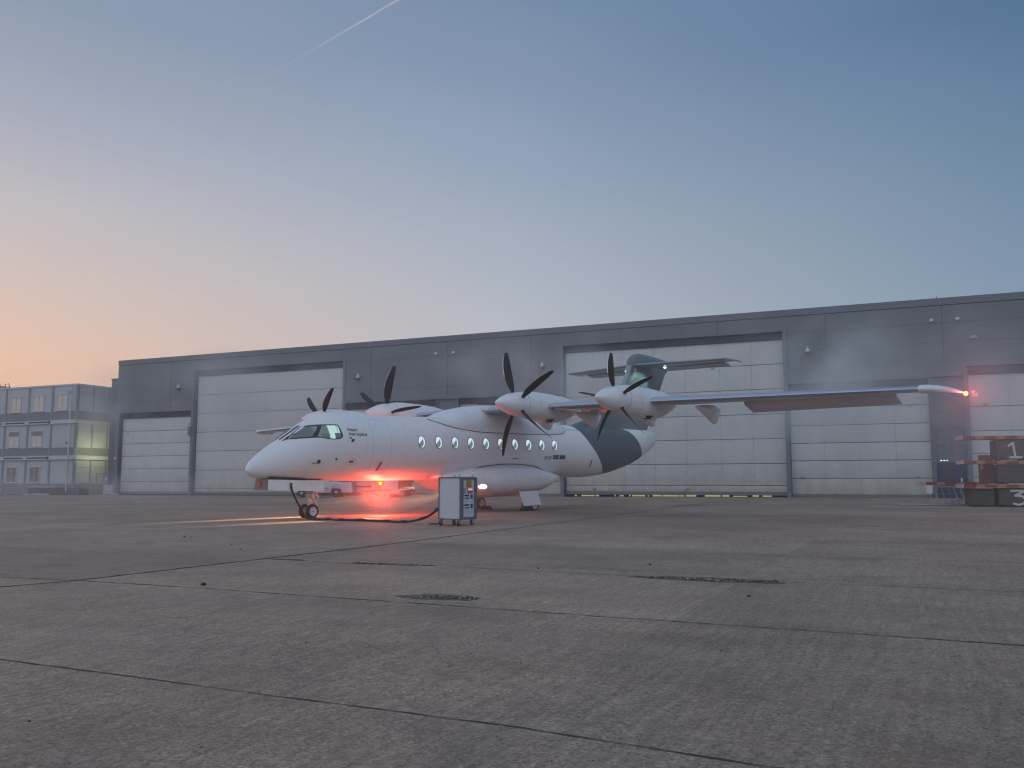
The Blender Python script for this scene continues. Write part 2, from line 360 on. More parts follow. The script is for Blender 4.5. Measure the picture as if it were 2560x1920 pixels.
dish(-.75, 9.39, .42, .2, -.35); dish(2.3, 10.82, .85, .2, -.45); dish(-1.8, 12.98, .55, .09, -.42)
pit(-.62, 9.34, .27, .1, -.3, 'oval pothole of broken dark concrete', 260)
pit(1.75, 11.04, .22, .06, -.5, 'narrow broken edge of the slab joint', 100)
pit(2.2, 10.8, .34, .1, -.55, 'middle of the ragged pothole along the slab joint', 200)
pit(2.7, 10.66, .36, .13, -.36, 'right end of the ragged pothole along the slab joint', 240)
pit(-3.35, 13.75, .3, .06, -.4, 'dark shallow scar beside the tar joint', 40)
pit(-1.95, 13.02, .32, .06, -.42, 'crumbled slab joint strewn with grit', 200); pit(-1.3, 12.77, .25, .03, -.3, 'thin crumbled edge of the slab joint', 60)
gr = MB()
for _ in range(75):
    y = 4 + 26 * random.random() ** 1.6; x = random.uniform(-.62, .62) * y
    rock(gr, x, y, random.choice((.003, .004, .005, .006, .01)) * (.6 + y / 25)); gr.mi[-18:] = [random.choice((0, 1, 1, 1))] * 18
for x, y, s_ in ((-3.55, 10.55, .035), (-4.7, 15.8, .018), (-5.2, 16.9, .014), (-6.9, 19.2, .03), (-6.75, 19.15, .018), (2.4, 9.3, .02), (.35, 12.2, .02), (1.9, 12.6, .02)):
    rock(gr, x, y, s_); gr.mi[-18:] = [1] * 18
tag(gr.build('gravel', [M_stone, M_stoned]), 'small loose stones scattered over the concrete', kind='stuff')

# ------------------------------------------------------------------ aircraft
AX = Matrix(((-.660553911, .750730397, -.00850890296), (-.750650788, -.660608157, -.0109661558), (-.0138536772, -.000856522, .999903666)))
ZO = 2.03     # fuselage axis above the ground
org = Vector((-.63502546, 33.61135384, 1.01504655 + CAMZ))
plane = thing('propeller_airliner', 'white four-propeller airliner with dark slate tail, facing left on the apron', 'airplane')
plane.matrix_world = Matrix.Translation(org - AX.col[2] * ZO) @ AX.to_4x4()
MT = Matrix.Translation((0, 0, ZO))
def PB(): return MB(MT)
def pw(x, y, z): return plane.matrix_world @ Vector((x, y, z + ZO))   # aircraft point to world

def pchip(tab):
    tab = sorted(tab); x = [a for a, b in tab]; y = [b for a, b in tab]; n = len(x)
    h = [x[i + 1] - x[i] for i in range(n - 1)]; d = [(y[i + 1] - y[i]) / h[i] for i in range(n - 1)]; m = [0] * n
    for i in range(1, n - 1):
        if d[i - 1] * d[i] > 0:
            w1, w2 = 2 * h[i] + h[i - 1], h[i] + 2 * h[i - 1]; m[i] = (w1 + w2) / (w1 / d[i - 1] + w2 / d[i])
    m[0], m[-1] = d[0], d[-1]
    def f(q):
        q = min(max(q, x[0]), x[-1]); i = 0
        while i < n - 2 and q > x[i + 1]: i += 1
        t = (q - x[i]) / h[i]
        return (2 * t**3 - 3 * t * t + 1) * y[i] + (t**3 - 2 * t * t + t) * h[i] * m[i] + (-2 * t**3 + 3 * t * t) * y[i + 1] + (t**3 - t * t) * h[i] * m[i + 1]
    return f
ft = pchip([(10.5, -.53), (10.47, -.44), (10.38, -.28), (10.12, -.07), (9.82, .14), (9.42, .37), (8.79, .78), (8.54, .94), (8.31, 1.05), (8.04, 1.16), (7.73, 1.23), (7.42, 1.26), (7, 1.27), (6, 1.25), (-4, 1.25), (-10.75, 1.21)])
fb = pchip([(10.5, -.53), (10.47, -.6), (10.37, -.68), (10.19, -.75), (9.86, -.79), (8.8, -.83), (7.8, -.85), (5.7, -.88), (-5, -.87), (-5.5, -.86), (-6.15, -.81), (-6.84, -.72), (-7.83, -.53), (-9.11, -.21), (-9.93, .12), (-10.63, .41), (-10.75, .5)])
fw = pchip([(10.5, 0), (10.47, .1), (10.38, .2), (10.12, .36), (9.82, .48), (9.42, .63), (8.79, .83), (8.31, .95), (7.73, 1.04), (7, 1.1), (6, 1.13), (-4, 1.13), (-5.5, 1.08), (-7, .93), (-8.5, .68), (-9.8, .42), (-10.75, .22)])
NE = 2.1
def surf(x, z):
    zt, zb, w_ = ft(x), fb(x), fw(x); zc = (zt + zb) / 2; h = (zt - zb) / 2 + 1e-6
    return w_ * max(0, 1 - abs((z - zc) / h) ** NE) ** (1 / NE)
def nrm(x, z, e=.01):
    dx = (surf(x + e, z) - surf(x - e, z)) / (2 * e); dz = (surf(x, z + e) - surf(x, z - e)) / (2 * e)
    return Vector((-dx, 1, -dz)).normalized()
def on(x, z, off=.004, side=1):
    y = surf(x, z); n = nrm(x, z); p = Vector((x, y, z)) + n * off
    return Vector((p.x, p.y * side, p.z))
def paint_mat():   # white body, slate tail band, pale tail cone: painted livery in aircraft coordinates
    m = bpy.data.materials.new('fuselage_livery'); m.use_nodes = True; t = m.node_tree; p = t.nodes['Principled BSDF']
    c = t.nodes.new('ShaderNodeTexCoord'); s_ = t.nodes.new('ShaderNodeSeparateXYZ'); t.links.new(c.outputs['Object'], s_.inputs[0])
    def mt(op, a, b):
        n = t.nodes.new('ShaderNodeMath'); n.operation = op
        for i, v in enumerate((a, b)):
            if isinstance(v, (int, float)): n.inputs[i].default_value = v
            else: t.links.new(v, n.inputs[i])
        return n.outputs[0]
    def edge(tab):
        r = t.nodes.new('ShaderNodeFloatCurve'); cv = r.mapping.curves[0]
        for i, (z, x) in enumerate(tab):
            q = ((z + 1) / 2.4, (x + 10) / 10)
            if i < 2: cv.points[i * 1 if i == 0 else -1].location = q
            else: cv.points.new(*q)
        r.mapping.update(); u = mt('DIVIDE', mt('ADD', s_.outputs[2], 1 - ZO), 2.4); t.links.new(u, r.inputs['Value'])
        xb = mt('SUBTRACT', mt('MULTIPLY', r.outputs[0], 10), 10)
        return mt('LESS_THAN', s_.outputs[0], xb)
    e1 = edge([(-.9, -6.45), (1.26, -4.13), (-.65, -5.92), (-.32, -5.4), (.04, -4.95), (.48, -4.48), (.88, -4.22)])
    e2 = edge([(-.2, -9.5), (1.26, -7.95), (.14, -9.17), (.29, -9.03), (.57, -8.76), (.84, -8.5), (1.08, -8.24)])
    def mixc(f, a, b):
        x = t.nodes.new('ShaderNodeMix'); x.data_type = 'RGBA'; t.links.new(f, x.inputs[0])
        for i, v in ((6, a), (7, b)):
            if isinstance(v, tuple): x.inputs[i].default_value = (*v, 1)
            else: t.links.new(v, x.inputs[i])
        return x.outputs[2]
    col = mixc(e2, mixc(e1, (.78, .78, .79), (.088, .114, .132)), (.72, .74, .75))
    t.links.new(col, p.inputs['Base Color']); p.inputs['Specular IOR Level'].default_value = .28; p.inputs['Roughness'].default_value = .48; p.inputs['Coat Weight'].default_value = .12; p.inputs['Coat Roughness'].default_value = .22
    return m
M_fus = paint_mat()
xs = [10.499, 10.485, 10.46, 10.42, 10.36, 10.28, 10.18, 10.05, 9.9] + [9.75 - .15 * i for i in range(26)] + [5.8 - .5 * i for i in range(20)] + [-4.2 - .25 * i for i in range(27)] + [-10.75]
NS = 72
def ring(x, grow=0):
    zt, zb, w_ = ft(x), fb(x), fw(x); zc = (zt + zb) / 2; h = (zt - zb) / 2; out = []
    for k in range(NS):
        a = k / NS * math.tau; c, s_ = math.cos(a), math.sin(a)
        out.append((x, (w_ + grow) * math.copysign(abs(c) ** (2 / NE), c), zc + (h + grow) * math.copysign(abs(s_) ** (2 / NE), s_)))
    return out
b = PB(); b.loft([ring(x) for x in xs]); fus = b.build('fuselage', M_fus, plane, 40)

# patches that lie on the skin, both sides
def patch(poly, off, side=1, sub=.06):
    """polygon in (x,z) triangulated as a fan of fine strips laid on the skin"""
    mb = PB(); n = len(poly)
    cx = sum(p[0] for p in poly) / n; cz = sum(p[1] for p in poly) / n
    pts = []
    for i in range(n):
        a, c = poly[i], poly[(i + 1) % n]; k = max(1, int(math.hypot(c[0] - a[0], c[1] - a[1]) / sub))
        pts += [(a[0] + (c[0] - a[0]) * j / k, a[1] + (c[1] - a[1]) * j / k) for j in range(k)]
    m_ = len(pts); LV = 6; vs = [on(cx, cz, off, side)]
    for l in range(1, LV + 1):
        for q in pts: vs.append(on(cx + (q[0] - cx) * l / LV, cz + (q[1] - cz) * l / LV, off, side))
    fs = [(0, 1 + i, 1 + (i + 1) % m_) for i in range(m_)]
    for l in range(LV - 1):
        for i in range(m_):
            a0 = 1 + l * m_; fs.append((a0 + i, a0 + (i + 1) % m_, a0 + m_ + (i + 1) % m_, a0 + m_ + i))
    return mb.add(vs, fs)
def skin_line(pts, r_, side=1, off=.001, sub=.08, close=False):
    P = []
    pts = list(pts) + ([pts[0]] if close else [])
    for a, c in zip(pts, pts[1:]):
        k = max(1, int(math.hypot(c[0] - a[0], c[1] - a[1]) / sub))
        P += [on(a[0] + (c[0] - a[0]) * j / k, a[1] + (c[1] - a[1]) * j / k, off, side) for j in range(k)]
    P.append(on(*pts[-1], off, side))
    return PB().tube(P, r_, 5)

# cockpit glazing
def glass_mat(name, kind):
    m = bpy.data.materials.new(name); m.use_nodes = True; t = m.node_tree; p = t.nodes['Principled BSDF']
    p.inputs['Roughness'].default_value = .06; p.inputs['Coat Weight'].default_value = 1; p.inputs['Coat Roughness'].default_value = .03
    c = t.nodes.new('ShaderNodeTexCoord'); s_ = t.nodes.new('ShaderNodeSeparateXYZ'); t.links.new(c.outputs['Object'], s_.inputs[0])
    def sp(a, o, i):
        n = t.nodes.new('ShaderNodeMath'); n.operation = o
        if isinstance(a, (int, float)): n.inputs[0].default_value = a
        else: t.links.new(a, n.inputs[0])
        if isinstance(i, (int, float)): n.inputs[1].default_value = i
        else: t.links.new(i, n.inputs[1])
        return n.outputs[0]
    X, Z = s_.outputs[0], s_.outputs[2]
    def band(v, lo, hi): return sp(sp(v, 'GREATER_THAN', lo), 'MULTIPLY', sp(v, 'LESS_THAN', hi))
    z0 = ZO
    if kind == 'side':   # lit cockpit behind: pale bulkhead, seat backs
        lit = sp(band(X, 8.0, 8.26), 'MULTIPLY', sp(Z, 'GREATER_THAN', z0 + .36))
        lit2 = sp(band(X, 7.93, 7.98), 'MULTIPLY', sp(Z, 'GREATER_THAN', z0 + .5))
        seat = sp(band(X, 7.9, 8.1), 'MULTIPLY', sp(Z, 'LESS_THAN', z0 + .57))
        seat2 = sp(band(X, 8.24, 8.5), 'MULTIPLY', sp(Z, 'LESS_THAN', z0 + .55))
        e = sp(sp(sp(lit, 'ADD', lit2), 'MULTIPLY', sp(1, 'SUBTRACT', seat)), 'MULTIPLY', .58)
        e = sp(sp(e, 'ADD', .1), 'SUBTRACT', sp(sp(seat, 'ADD', seat2), 'MULTIPLY', .06))
        p.inputs['Emission Color'].default_value = (.62, 1, .86, 1); t.links.new(e, p.inputs['Emission Strength'])
    else:
        back = sp(band(X, 8.4, 8.66), 'MULTIPLY', sp(Z, 'GREATER_THAN', z0 + .47))
        e = sp(sp(back, 'MULTIPLY', .07), 'ADD', .05)
        p.inputs['Emission Color'].default_value = (.66, .92, .88, 1); t.links.new(e, p.inputs['Emission Strength'])
    p.inputs['Base Color'].default_value = (.02, .024, .028, 1); p.inputs['Specular IOR Level'].default_value = .7
    return m
M_gf, M_gs = glass_mat('windscreen_glass', 'front'), glass_mat('cockpit_side_glass', 'side')
FRAME = [(8.8, .765), (8.66, .8), (8.4, .825), (7.96, .835), (7.9, .81), (7.84, .5), (7.87, .43), (7.97, .385), (8.13, .37), (8.29, .38), (8.51, .415), (8.65, .42), (8.98, .395), (9.31, .365), (9.39, .355)]
PANE1 = [(8.76, .75), (8.49, .765), (8.76, .45), (8.98, .425), (9.28, .395), (9.22, .44)]
PANE2 = [(8.385, .785), (7.97, .8), (7.935, .77), (7.9, .5), (7.93, .44), (8.02, .41), (8.14, .395), (8.29, .405), (8.5, .44), (8.62, .455)]
for sd in (1, -1):
    fr = patch(FRAME, .004, sd).build('window_frame', M_mark, plane, 60)
    patch(PANE1, .009, sd).build('windscreen', M_gf, fr, 60); patch(PANE2, .009, sd).build('side_pane', M_gs, fr, 60)
# windscreen centre post and wiper
PB().tube([(9.44, .04, ft(9.44) + .006), (9.2, .04, ft(9.2) + .012), (8.95, .05, ft(8.95) + .012), (8.78, .05, ft(8.78) + .01)], .022, 6).build('centre_post', M_mark, plane, 50)
for sd in (1, -1):
    PB().tube([on(9.46, .31, .02, sd), on(9.28, .42, .035, sd), on(9.12, .5, .04, sd), on(8.98, .57, .035, sd)], [.014, .012, .009, .007], 6).build('wiper', M_steel if sd < 0 else M_mark, plane, 50)

# cabin windows
def cabin_mat():
    m = bpy.data.materials.new('cabin_window_lit'); m.use_nodes = True; t = m.node_tree; p = t.nodes['Principled BSDF']
    p.inputs['Base Color'].default_value = (.05, .06, .07, 1); p.inputs['Roughness'].default_value = .1; p.inputs['Coat Weight'].default_value = .6
    c = t.nodes.new('ShaderNodeTexCoord'); s_ = t.nodes.new('ShaderNodeSeparateXYZ'); t.links.new(c.outputs['Object'], s_.inputs[0])
    def mt(op, a, b):
        n = t.nodes.new('ShaderNodeMath'); n.operation = op
        for i, v in enumerate((a, b)):
            if isinstance(v, (int, float)): n.inputs[i].default_value = v
            else: t.links.new(v, n.inputs[i])
        return n.outputs[0]
    X, Z = s_.outputs[0], s_.outputs[2]
    # lit reveal painted as pane glow at the rear edge and at the top front, seat back and aisle greyer between
    u = mt('ADD', X, .028); r2 = mt('ADD', mt('POWER', mt('DIVIDE', mt('SUBTRACT', X, .035), .115), 2), mt('POWER', mt('DIVIDE', Z, .17), 2))
    cres = mt('MULTIPLY', mt('GREATER_THAN', r2, 1), mt('LESS_THAN', X, .06))
    top = mt('MULTIPLY', mt('GREATER_THAN', mt('ADD', Z, mt('MULTIPLY', X, .9)), .05), mt('GREATER_THAN', X, -.04))
    e = mt('ADD', mt('MULTIPLY', mt('MAXIMUM', cres, top), .68), .17)
    p.inputs['Emission Color'].default_value = (.72, .95, 1, 1); t.links.new(e, p.inputs['Emission Strength'])
    return m
M_cab = cabin_mat(); M_wring = mat('window_ring', (.06, .09, .13), .4)
for sd in (1, -1):
    for k in range(10):
        x0, z0 = 4.75 - .768 * k, .36
        el = lambda a, c, n=28: [(x0 + a * math.cos(i / n * math.tau), z0 + c * math.sin(i / n * math.tau)) for i in range(n)]
        c0 = on(x0, z0, .005, sd); q = patch(el(.165, .21), .005, sd); q.v = [v - Vector((c0.x, c0.y, c0.z + ZO)) for v in q.v]
        wo = q.build('cabin_window', M_wring, plane, 60); wo.location = (c0.x, c0.y, c0.z + ZO)
        c1 = on(x0, z0, .009, sd); q = patch(el(.142, .186), .009, sd); q.v = [v - Vector((c1.x, c1.y, c1.z + ZO)) for v in q.v]
        po = q.build('window_pane', M_cab, wo, 60); po.location = Vector((c1.x - c0.x, c1.y - c0.y, c1.z - c0.z))

# doors, access panels, markings on the port skin
def rrect(x0, x1, z0, z1, r_):
    out = []
    for cx, cz, a0 in ((x1 - r_, z1 - r_, 0), (x0 + r_, z1 - r_, 90), (x0 + r_, z0 + r_, 180), (x1 - r_, z0 + r_, 270)):
        out += [(cx + r_ * math.cos(R(a0 + a)), cz + r_ * math.sin(R(a0 + a))) for a in (0, 30, 60, 90)]
    return out
skin_line(rrect(6.04, 6.75, -.64, 1.04, .16), .0035, close=True).build('door_seam', M_faint, plane)
skin_line([(7.0, 1.2), (7.0, .2), (7.0, -.8)], .002).build('panel_seam', M_faint, plane)
skin_line([(4.0, .23), (0, .23), (-4.2, .23)], .0016, off=0).build('panel_seam', M_faint, plane)
for xq in (5.35, 3.35, 1.05): skin_line([(xq, 1.2 if xq > 4 else .7), (xq, .2), (xq, -.8 if xq > 4 else -.3)], .0018).build('panel_seam', M_faint, plane)
skin_line([(-1.2, .9), (-1.2, -.35)], .002).build('panel_seam', M_faint, plane)
skin_line([(-3.25, 1.0), (-4.3, 1.02), (-4.6, 1.02)], .012).build('panel_seam', M_line, plane)
skin_line([(-3.35, -.86), (-3.0, -.5), (-2.95, -.4)], .003).build('panel_seam', M_faint, plane)
M_orange = mat('orange_red_marking', (.32, .05, .03), .5)
patch([(6.41, -.28), (6.33, -.28), (6.37, -.57), (6.46, -.57)], .004).build('door_handle', M_orange, plane)
patch([(-4.58, -.19), (-4.66, -.19), (-4.70, -.47), (-4.62, -.47)], .004).build('rear_door_handle', mat('dark_red_marking', (.09, .018, .015), .5), plane)
patch([(.26, -.133), (-.09, -.133), (-.09, -.165), (.26, -.165)], .004).build('red_marking', mat('red_marking', (.4, .06, .06), .5), plane)
def disc(x, z, r_, name, m, off=.005, n=16): return patch([(x + r_ * math.cos(i / n * math.tau), z + r_ * math.sin(i / n * math.tau)) for i in range(n)], off).build(name, m, plane)
disc(8.6, -.29, .06, 'pitot_mount', M_mark); PB().tube([on(8.6, -.29, .04), on(8.72, -.3, .1), on(8.86, -.3, .1)], .014, 6).build('pitot_tube', M_mark, plane)
disc(8.05, -.21, .035, 'sensor_port', M_mark); disc(6.52, .88, .018, 'door_vent', M_faint); disc(6.3, .86, .018, 'door_vent', M_faint)
skin_line(rrect(7.36, 7.66, -.37, -.2, .05), .006, close=True).build('refuel_panel', mat('panel_outline', (.5, .4, .4), .5), plane)
disc(7.47, -.285, .042, 'charge_socket', mat('socket_brown', (.2, .1, .09), .5)); disc(7.55, -.285, .042, 'charge_socket', bpy.data.materials['socket_brown'])
def text_mesh(s_, size, shear=0, align='LEFT'):
    c = bpy.data.curves.new('lettering', 'FONT'); c.body = s_; c.size = size; c.shear = shear; c.align_x = align; c.resolution_u = 3; c.offset = size * .014
    o = bpy.data.objects.new('lettering', c); COL.objects.link(o); bpy.context.view_layer.update()
    me = bpy.data.meshes.new_from_object(o.evaluated_get(bpy.context.evaluated_depsgraph_get()))
    vs = [v.co.copy() for v in me.vertices]; fs = [list(p.vertices) for p in me.polygons]
    bpy.data.objects.remove(o); bpy.data.curves.remove(c); bpy.data.meshes.remove(me)
    return vs, fs
def skin_text(s_, x0, z0, size, name, shear=0, wd=None):
    vs, fs = text_mesh(s_, size, shear)
    k = wd / max(v.x for v in vs) if wd else 1
    PB().add([on(x0 - v.x * k, z0 + v.y, .004) for v in vs], fs).build(name, M_mark, plane)
skin_text('Heart', 7.655, .635, .15, 'lettering', wd=.35)
skin_text('Aerospace', 7.635, .505, .15, 'lettering', wd=.66)
lg = PB(); lg.add([on(*q, .004) for q in ((7.64, .475), (7.60, .41), (7.545, .385), (7.525, .393), (7.555, .435))], [(0, 1, 2, 3, 4)])
lg.add([on(*q, .004) for q in ((7.53, .395), (7.435, .395), (7.50, .31), (7.56, .295), (7.585, .315))], [(0, 1, 2, 3, 4)])
lg.build('emblem', M_mark, plane)
skin_text('ES-30', -1.565, -.165, .17, 'lettering', shear=.22, wd=.42)
M_blue, M_yel = mat('flag_blue', (.012, .03, .12), .5), mat('flag_yellow', (.5, .3, .02), .5)
fl = patch([(-2.07, -.005), (-2.42, -.005), (-2.44, -.165), (-2.09, -.165)], .004).build('flag', M_blue, plane)
patch([(-2.075, -.07), (-2.425, -.07), (-2.428, -.1), (-2.08, -.1)], .006).build('flag_cross', M_yel, fl); patch([(-2.18, -.005), (-2.215, -.005), (-2.23, -.165), (-2.195, -.165)], .0065).build('flag_cross', M_yel, fl)
f2 = patch([(-2.47, -.005), (-2.83, -.005), (-2.85, -.165), (-2.49, -.165)], .004).build('flag', M_blue, plane)
st = PB()
for k in range(12):
    a = k / 12 * math.tau; cx, cz = -2.66 - .06 * math.cos(a), -.085 + .055 * math.sin(a)
    st.add([on(cx + .011 * math.cos(i * math.tau / 5), cz + .011 * math.sin(i * math.tau / 5), .006) for i in range(5)], [(0, 1, 2, 3, 4)])
st.build('flag_stars', M_yel, f2)
# roof antennas
for x in (7.15, 6.98, 4.3):
    PB().loft([[(x + .12, .02, 1.25), (x + .12, -.02, 1.25), (x - .12, -.02, 1.25), (x - .12, .02, 1.25)], [(x + .05, .006, 1.34), (x + .05, -.006, 1.34), (x - .09, -.006, 1.34), (x - .09, .006, 1.34)]]).build('antenna', M_white, plane)

# wing to body fairing
ftop = pchip([(3.95, 1.2), (3.5, 1.265), (3.23, 1.3), (2.92, 1.41), (2.57, 1.53), (2.12, 1.64), (1.66, 1.72), (.9, 1.79), (.2, 1.82), (-.8, 1.76), (-1.8, 1.58), (-2.6, 1.4), (-3.2, 1.27)])
flow = pchip([(3.95, 1.16), (3.68, 1.06), (3.21, .92), (2.6, .83), (1.69, .76), (.74, .755), (-.77, .75), (-2.11, .77), (-2.84, .82), (-3.1, .88), (-3.2, .95)])
rings = []; lowl = []
for i in range(40):
    x = 3.94 - i * (3.94 + 3.19) / 39; zl, zt = flow(x), max(ftop(x), ft(x) + .012); yb = surf(x, zl) + .012; r_ = []
    for k in range(33):
        a = k / 32 * math.pi; c, s_ = math.cos(a), math.sin(a)
        r_.append((x, yb * math.copysign(abs(c) ** (2 / 2.5), c), zl + (zt - zl) * s_ ** (2 / 2.3)))
    rings.append(r_); lowl.append((x, zl))
PB().loft(rings, True, False).build('wing_fairing', M_white, plane, 50)
for sd in (1, -1): skin_line(lowl, .011, sd, .012).build('fairing_seam', M_line, plane)

# belly and main gear fairing
BT = [(3.75, -.72, -.84, .85), (3.4, -.62, -.9, 1.05), (3.0, -.55, -1.06, 1.22), (2.6, -.48, -1.27, 1.38), (2.2, -.44, -1.41, 1.5), (1.7, -.39, -1.53, 1.58), (1, -.35, -1.56, 1.63), (0, -.35, -1.54, 1.63), (-.6, -.36, -1.52, 1.61), (-1.1, -.4, -1.47, 1.56), (-1.6, -.5, -1.34, 1.46), (-2.0, -.6, -1.15, 1.34), (-2.35, -.72, -.95, 1.2), (-2.55, -.8, -.88, 1.08)]
rings = []
for x, zt, zb, w_ in BT:
    zc, h = (zt + zb) / 2, (zt - zb) / 2
    rings.append([(x, w_ * math.copysign(abs(math.cos(a)) ** (2 / 2.6), math.cos(a)), zc + h * math.copysign(abs(math.sin(a)) ** (2 / 2.6), math.sin(a))) for a in (k / 64 * math.tau for k in range(64))])
belly = PB().loft(rings); belly = belly.build('gear_fairing', M_white, plane, 60)
sub = belly.modifiers.new('smooth', 'SUBSURF'); sub.levels = 1; sub.render_levels = 2
for sd in (1, -1):
    skin_line([(3.69, -.77), (2.96, -.655), (2.29, -.535), (1.61, -.415), (.9, -.355), (.3, -.345), (-.34, -.355), (-1.12, -.41), (-1.65, -.53), (-2.14, -.68), (-2.31, -.74)], .014, sd, .012).build('fairing_seam', M_line, plane)

# ---------------------------------------------------------------- wings
def airfoil(xle, y, z, c, t, tw=0, n=13):
    """closed section, nose first, upper then lower"""
    up, lo = [], []
    for i in range(n):
        u = (1 - math.cos(i / (n - 1) * math.pi)) / 2
        h = 5 * t * (.2969 * math.sqrt(u) - .126 * u - .3516 * u * u + .2843 * u**3 - .1036 * u**4) * c
        cam_ = .02 * 4 * u * (1 - u) * c
        up.append((xle - u * c, y, z + cam_ + h - tw * u * c)); lo.append((xle - u * c, y, z + cam_ - h - tw * u * c))
    return up + lo[-2:0:-1]
def wing_at(y):
    y = abs(y)
    if y < 7.5: return 1.45 - .012 * y, 1.575 - .012 * y, 1.95
    k = (y - 7.5) / 7.8
    return 1.36 - 1.05 * k, 1.485 - .065 * k, 1.95 - .8 * k
for sd in (1, -1):
    secs = []; boots = []
    for y in (0, 1, 2, 3, 4, 5, 6, 7.5, 9, 10.5, 12, 13.5, 15.2):
        xl, z, c = wing_at(y); secs.append(airfoil(xl, sd * y, z, c, .15 if y < 8 else .15 - .01 * (y - 7.5) / 7.5))
        bo = airfoil(xl + .004, sd * y, z, c, .156 if y < 8 else .156 - .01 * (y - 7.5) / 7.5); n = 13
        boots.append([bo[i] for i in (20, 21, 22, 23, 0, 1, 2, 3, 4)])
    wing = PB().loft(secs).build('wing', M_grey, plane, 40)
    PB().loft(boots[1:], False, False).build('leading_edge', M_boot, wing, 60)
    # rounded white tip
    rings = []
    for u in (0, .15, .3, .45, .6, .72, .83, .92, .98, 1):
        y = 15.2 + .8 * u; sw = u ** 2.6; xl = .31 - 1.22 * sw; c = 1.15 - .95 * sw; th = .03 + .2 * (1 - u ** 3.2)
        rings.append(airfoil(xl, sd * y, 1.42 - .07 * u * u, max(c, .12), th / max(c, .12)))
    tip = PB().loft(rings).build('wing_tip', M_white, plane, 50)
    # drooped aileron
    r1, r2 = [], []
    rr = []
    for y, xh, zh, ch in ((9.9, -.5, 1.38, .58), (14.35, -.62, 1.36, .5)):
        rr.append([(xh + .05, sd * y, zh + .05), (xh, sd * y, zh + .07), (xh - ch, sd * y, zh - .2 * (ch / .5)), (xh - ch, sd * y, zh - .215 * (ch / .5)), (xh, sd * y, zh - .05)])
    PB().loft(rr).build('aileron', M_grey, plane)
    # flap track fairings hang below the trailing edge
    for y in (2.05, 4.12, 6.45, 8.95):
        rings = []
        for x, zt, zb, w_ in ((.5, 1.4, 1.34, .04), (.2, 1.42, 1.24, .08), (-.1, 1.45, 1.1, .11), (-.42, 1.46, .93, .11), (-.64, 1.46, .86, .09), (-.78, 1.44, .9, .06), (-1.0, 1.38, 1.22, .025)):
            zc, h = (zt + zb) / 2, (zt - zb) / 2; dz = wing_at(y)[1] - 1.56
            rings.append([(x + (.32 if y > 8 else 0), sd * y + w_ * math.cos(a), zc + dz + h * math.sin(a)) for a in (k / 14 * math.tau for k in range(14))])
        PB().loft(rings).build('flap_fairing', M_white, plane, 50)
    # drooped flaps inboard
    for y0, y1 in ((1.25, 2.75), (3.75, 6.7)):
        rr = []
        for y in (y0, y1):
            dz = wing_at(y)[1] - 1.56
            rr.append([(-.35, sd * y, 1.56 + dz), (-.62, sd * y, 1.5 + dz), (-.9, sd * y, 1.38 + dz), (-.9, sd * y, 1.365 + dz), (-.4, sd * y, 1.42 + dz)])
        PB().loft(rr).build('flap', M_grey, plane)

# ---------------------------------------------------------------- nacelles and propellers
chord = pchip([(0, .1), (.08, .14), (.2, .27), (.45, .33), (.7, .29), (.88, .21), (.97, .15), (1, .1)])
def blade_mesh(Rt, sweep):
    """radial axis +Z, disc normal +X; returns dark blade and steel edge meshes"""
    secs, edge = [], []
    for i in range(15):
        u = i / 14; r = .3 + (Rt - .3) * u
        ch = chord(u) * Rt / 1.75
        th = .05 * (1 - u) ** 1.3 + .012; be = R(84 - 12 * u); off = 0; axo = Rt * (.05 * math.sin(u * math.pi * .9) - .06 * u * u)
        ring_ = []
        for k in range(12):
            a = k / 12 * math.tau; p, q = math.cos(a) * ch / 2, math.sin(a) * th / 2 * (1 if abs(math.cos(a)) < .9 else .6)
            tt, ax = p * math.cos(be) - q * math.sin(be), p * math.sin(be) + q * math.cos(be)
            ring_.append(Vector((ax + axo, -tt + off, r)))
        secs.append(ring_)
        edge.append(Vector((ch / 2 * math.sin(be) + axo, -ch / 2 * math.cos(be) + off, r)))
    return secs, edge
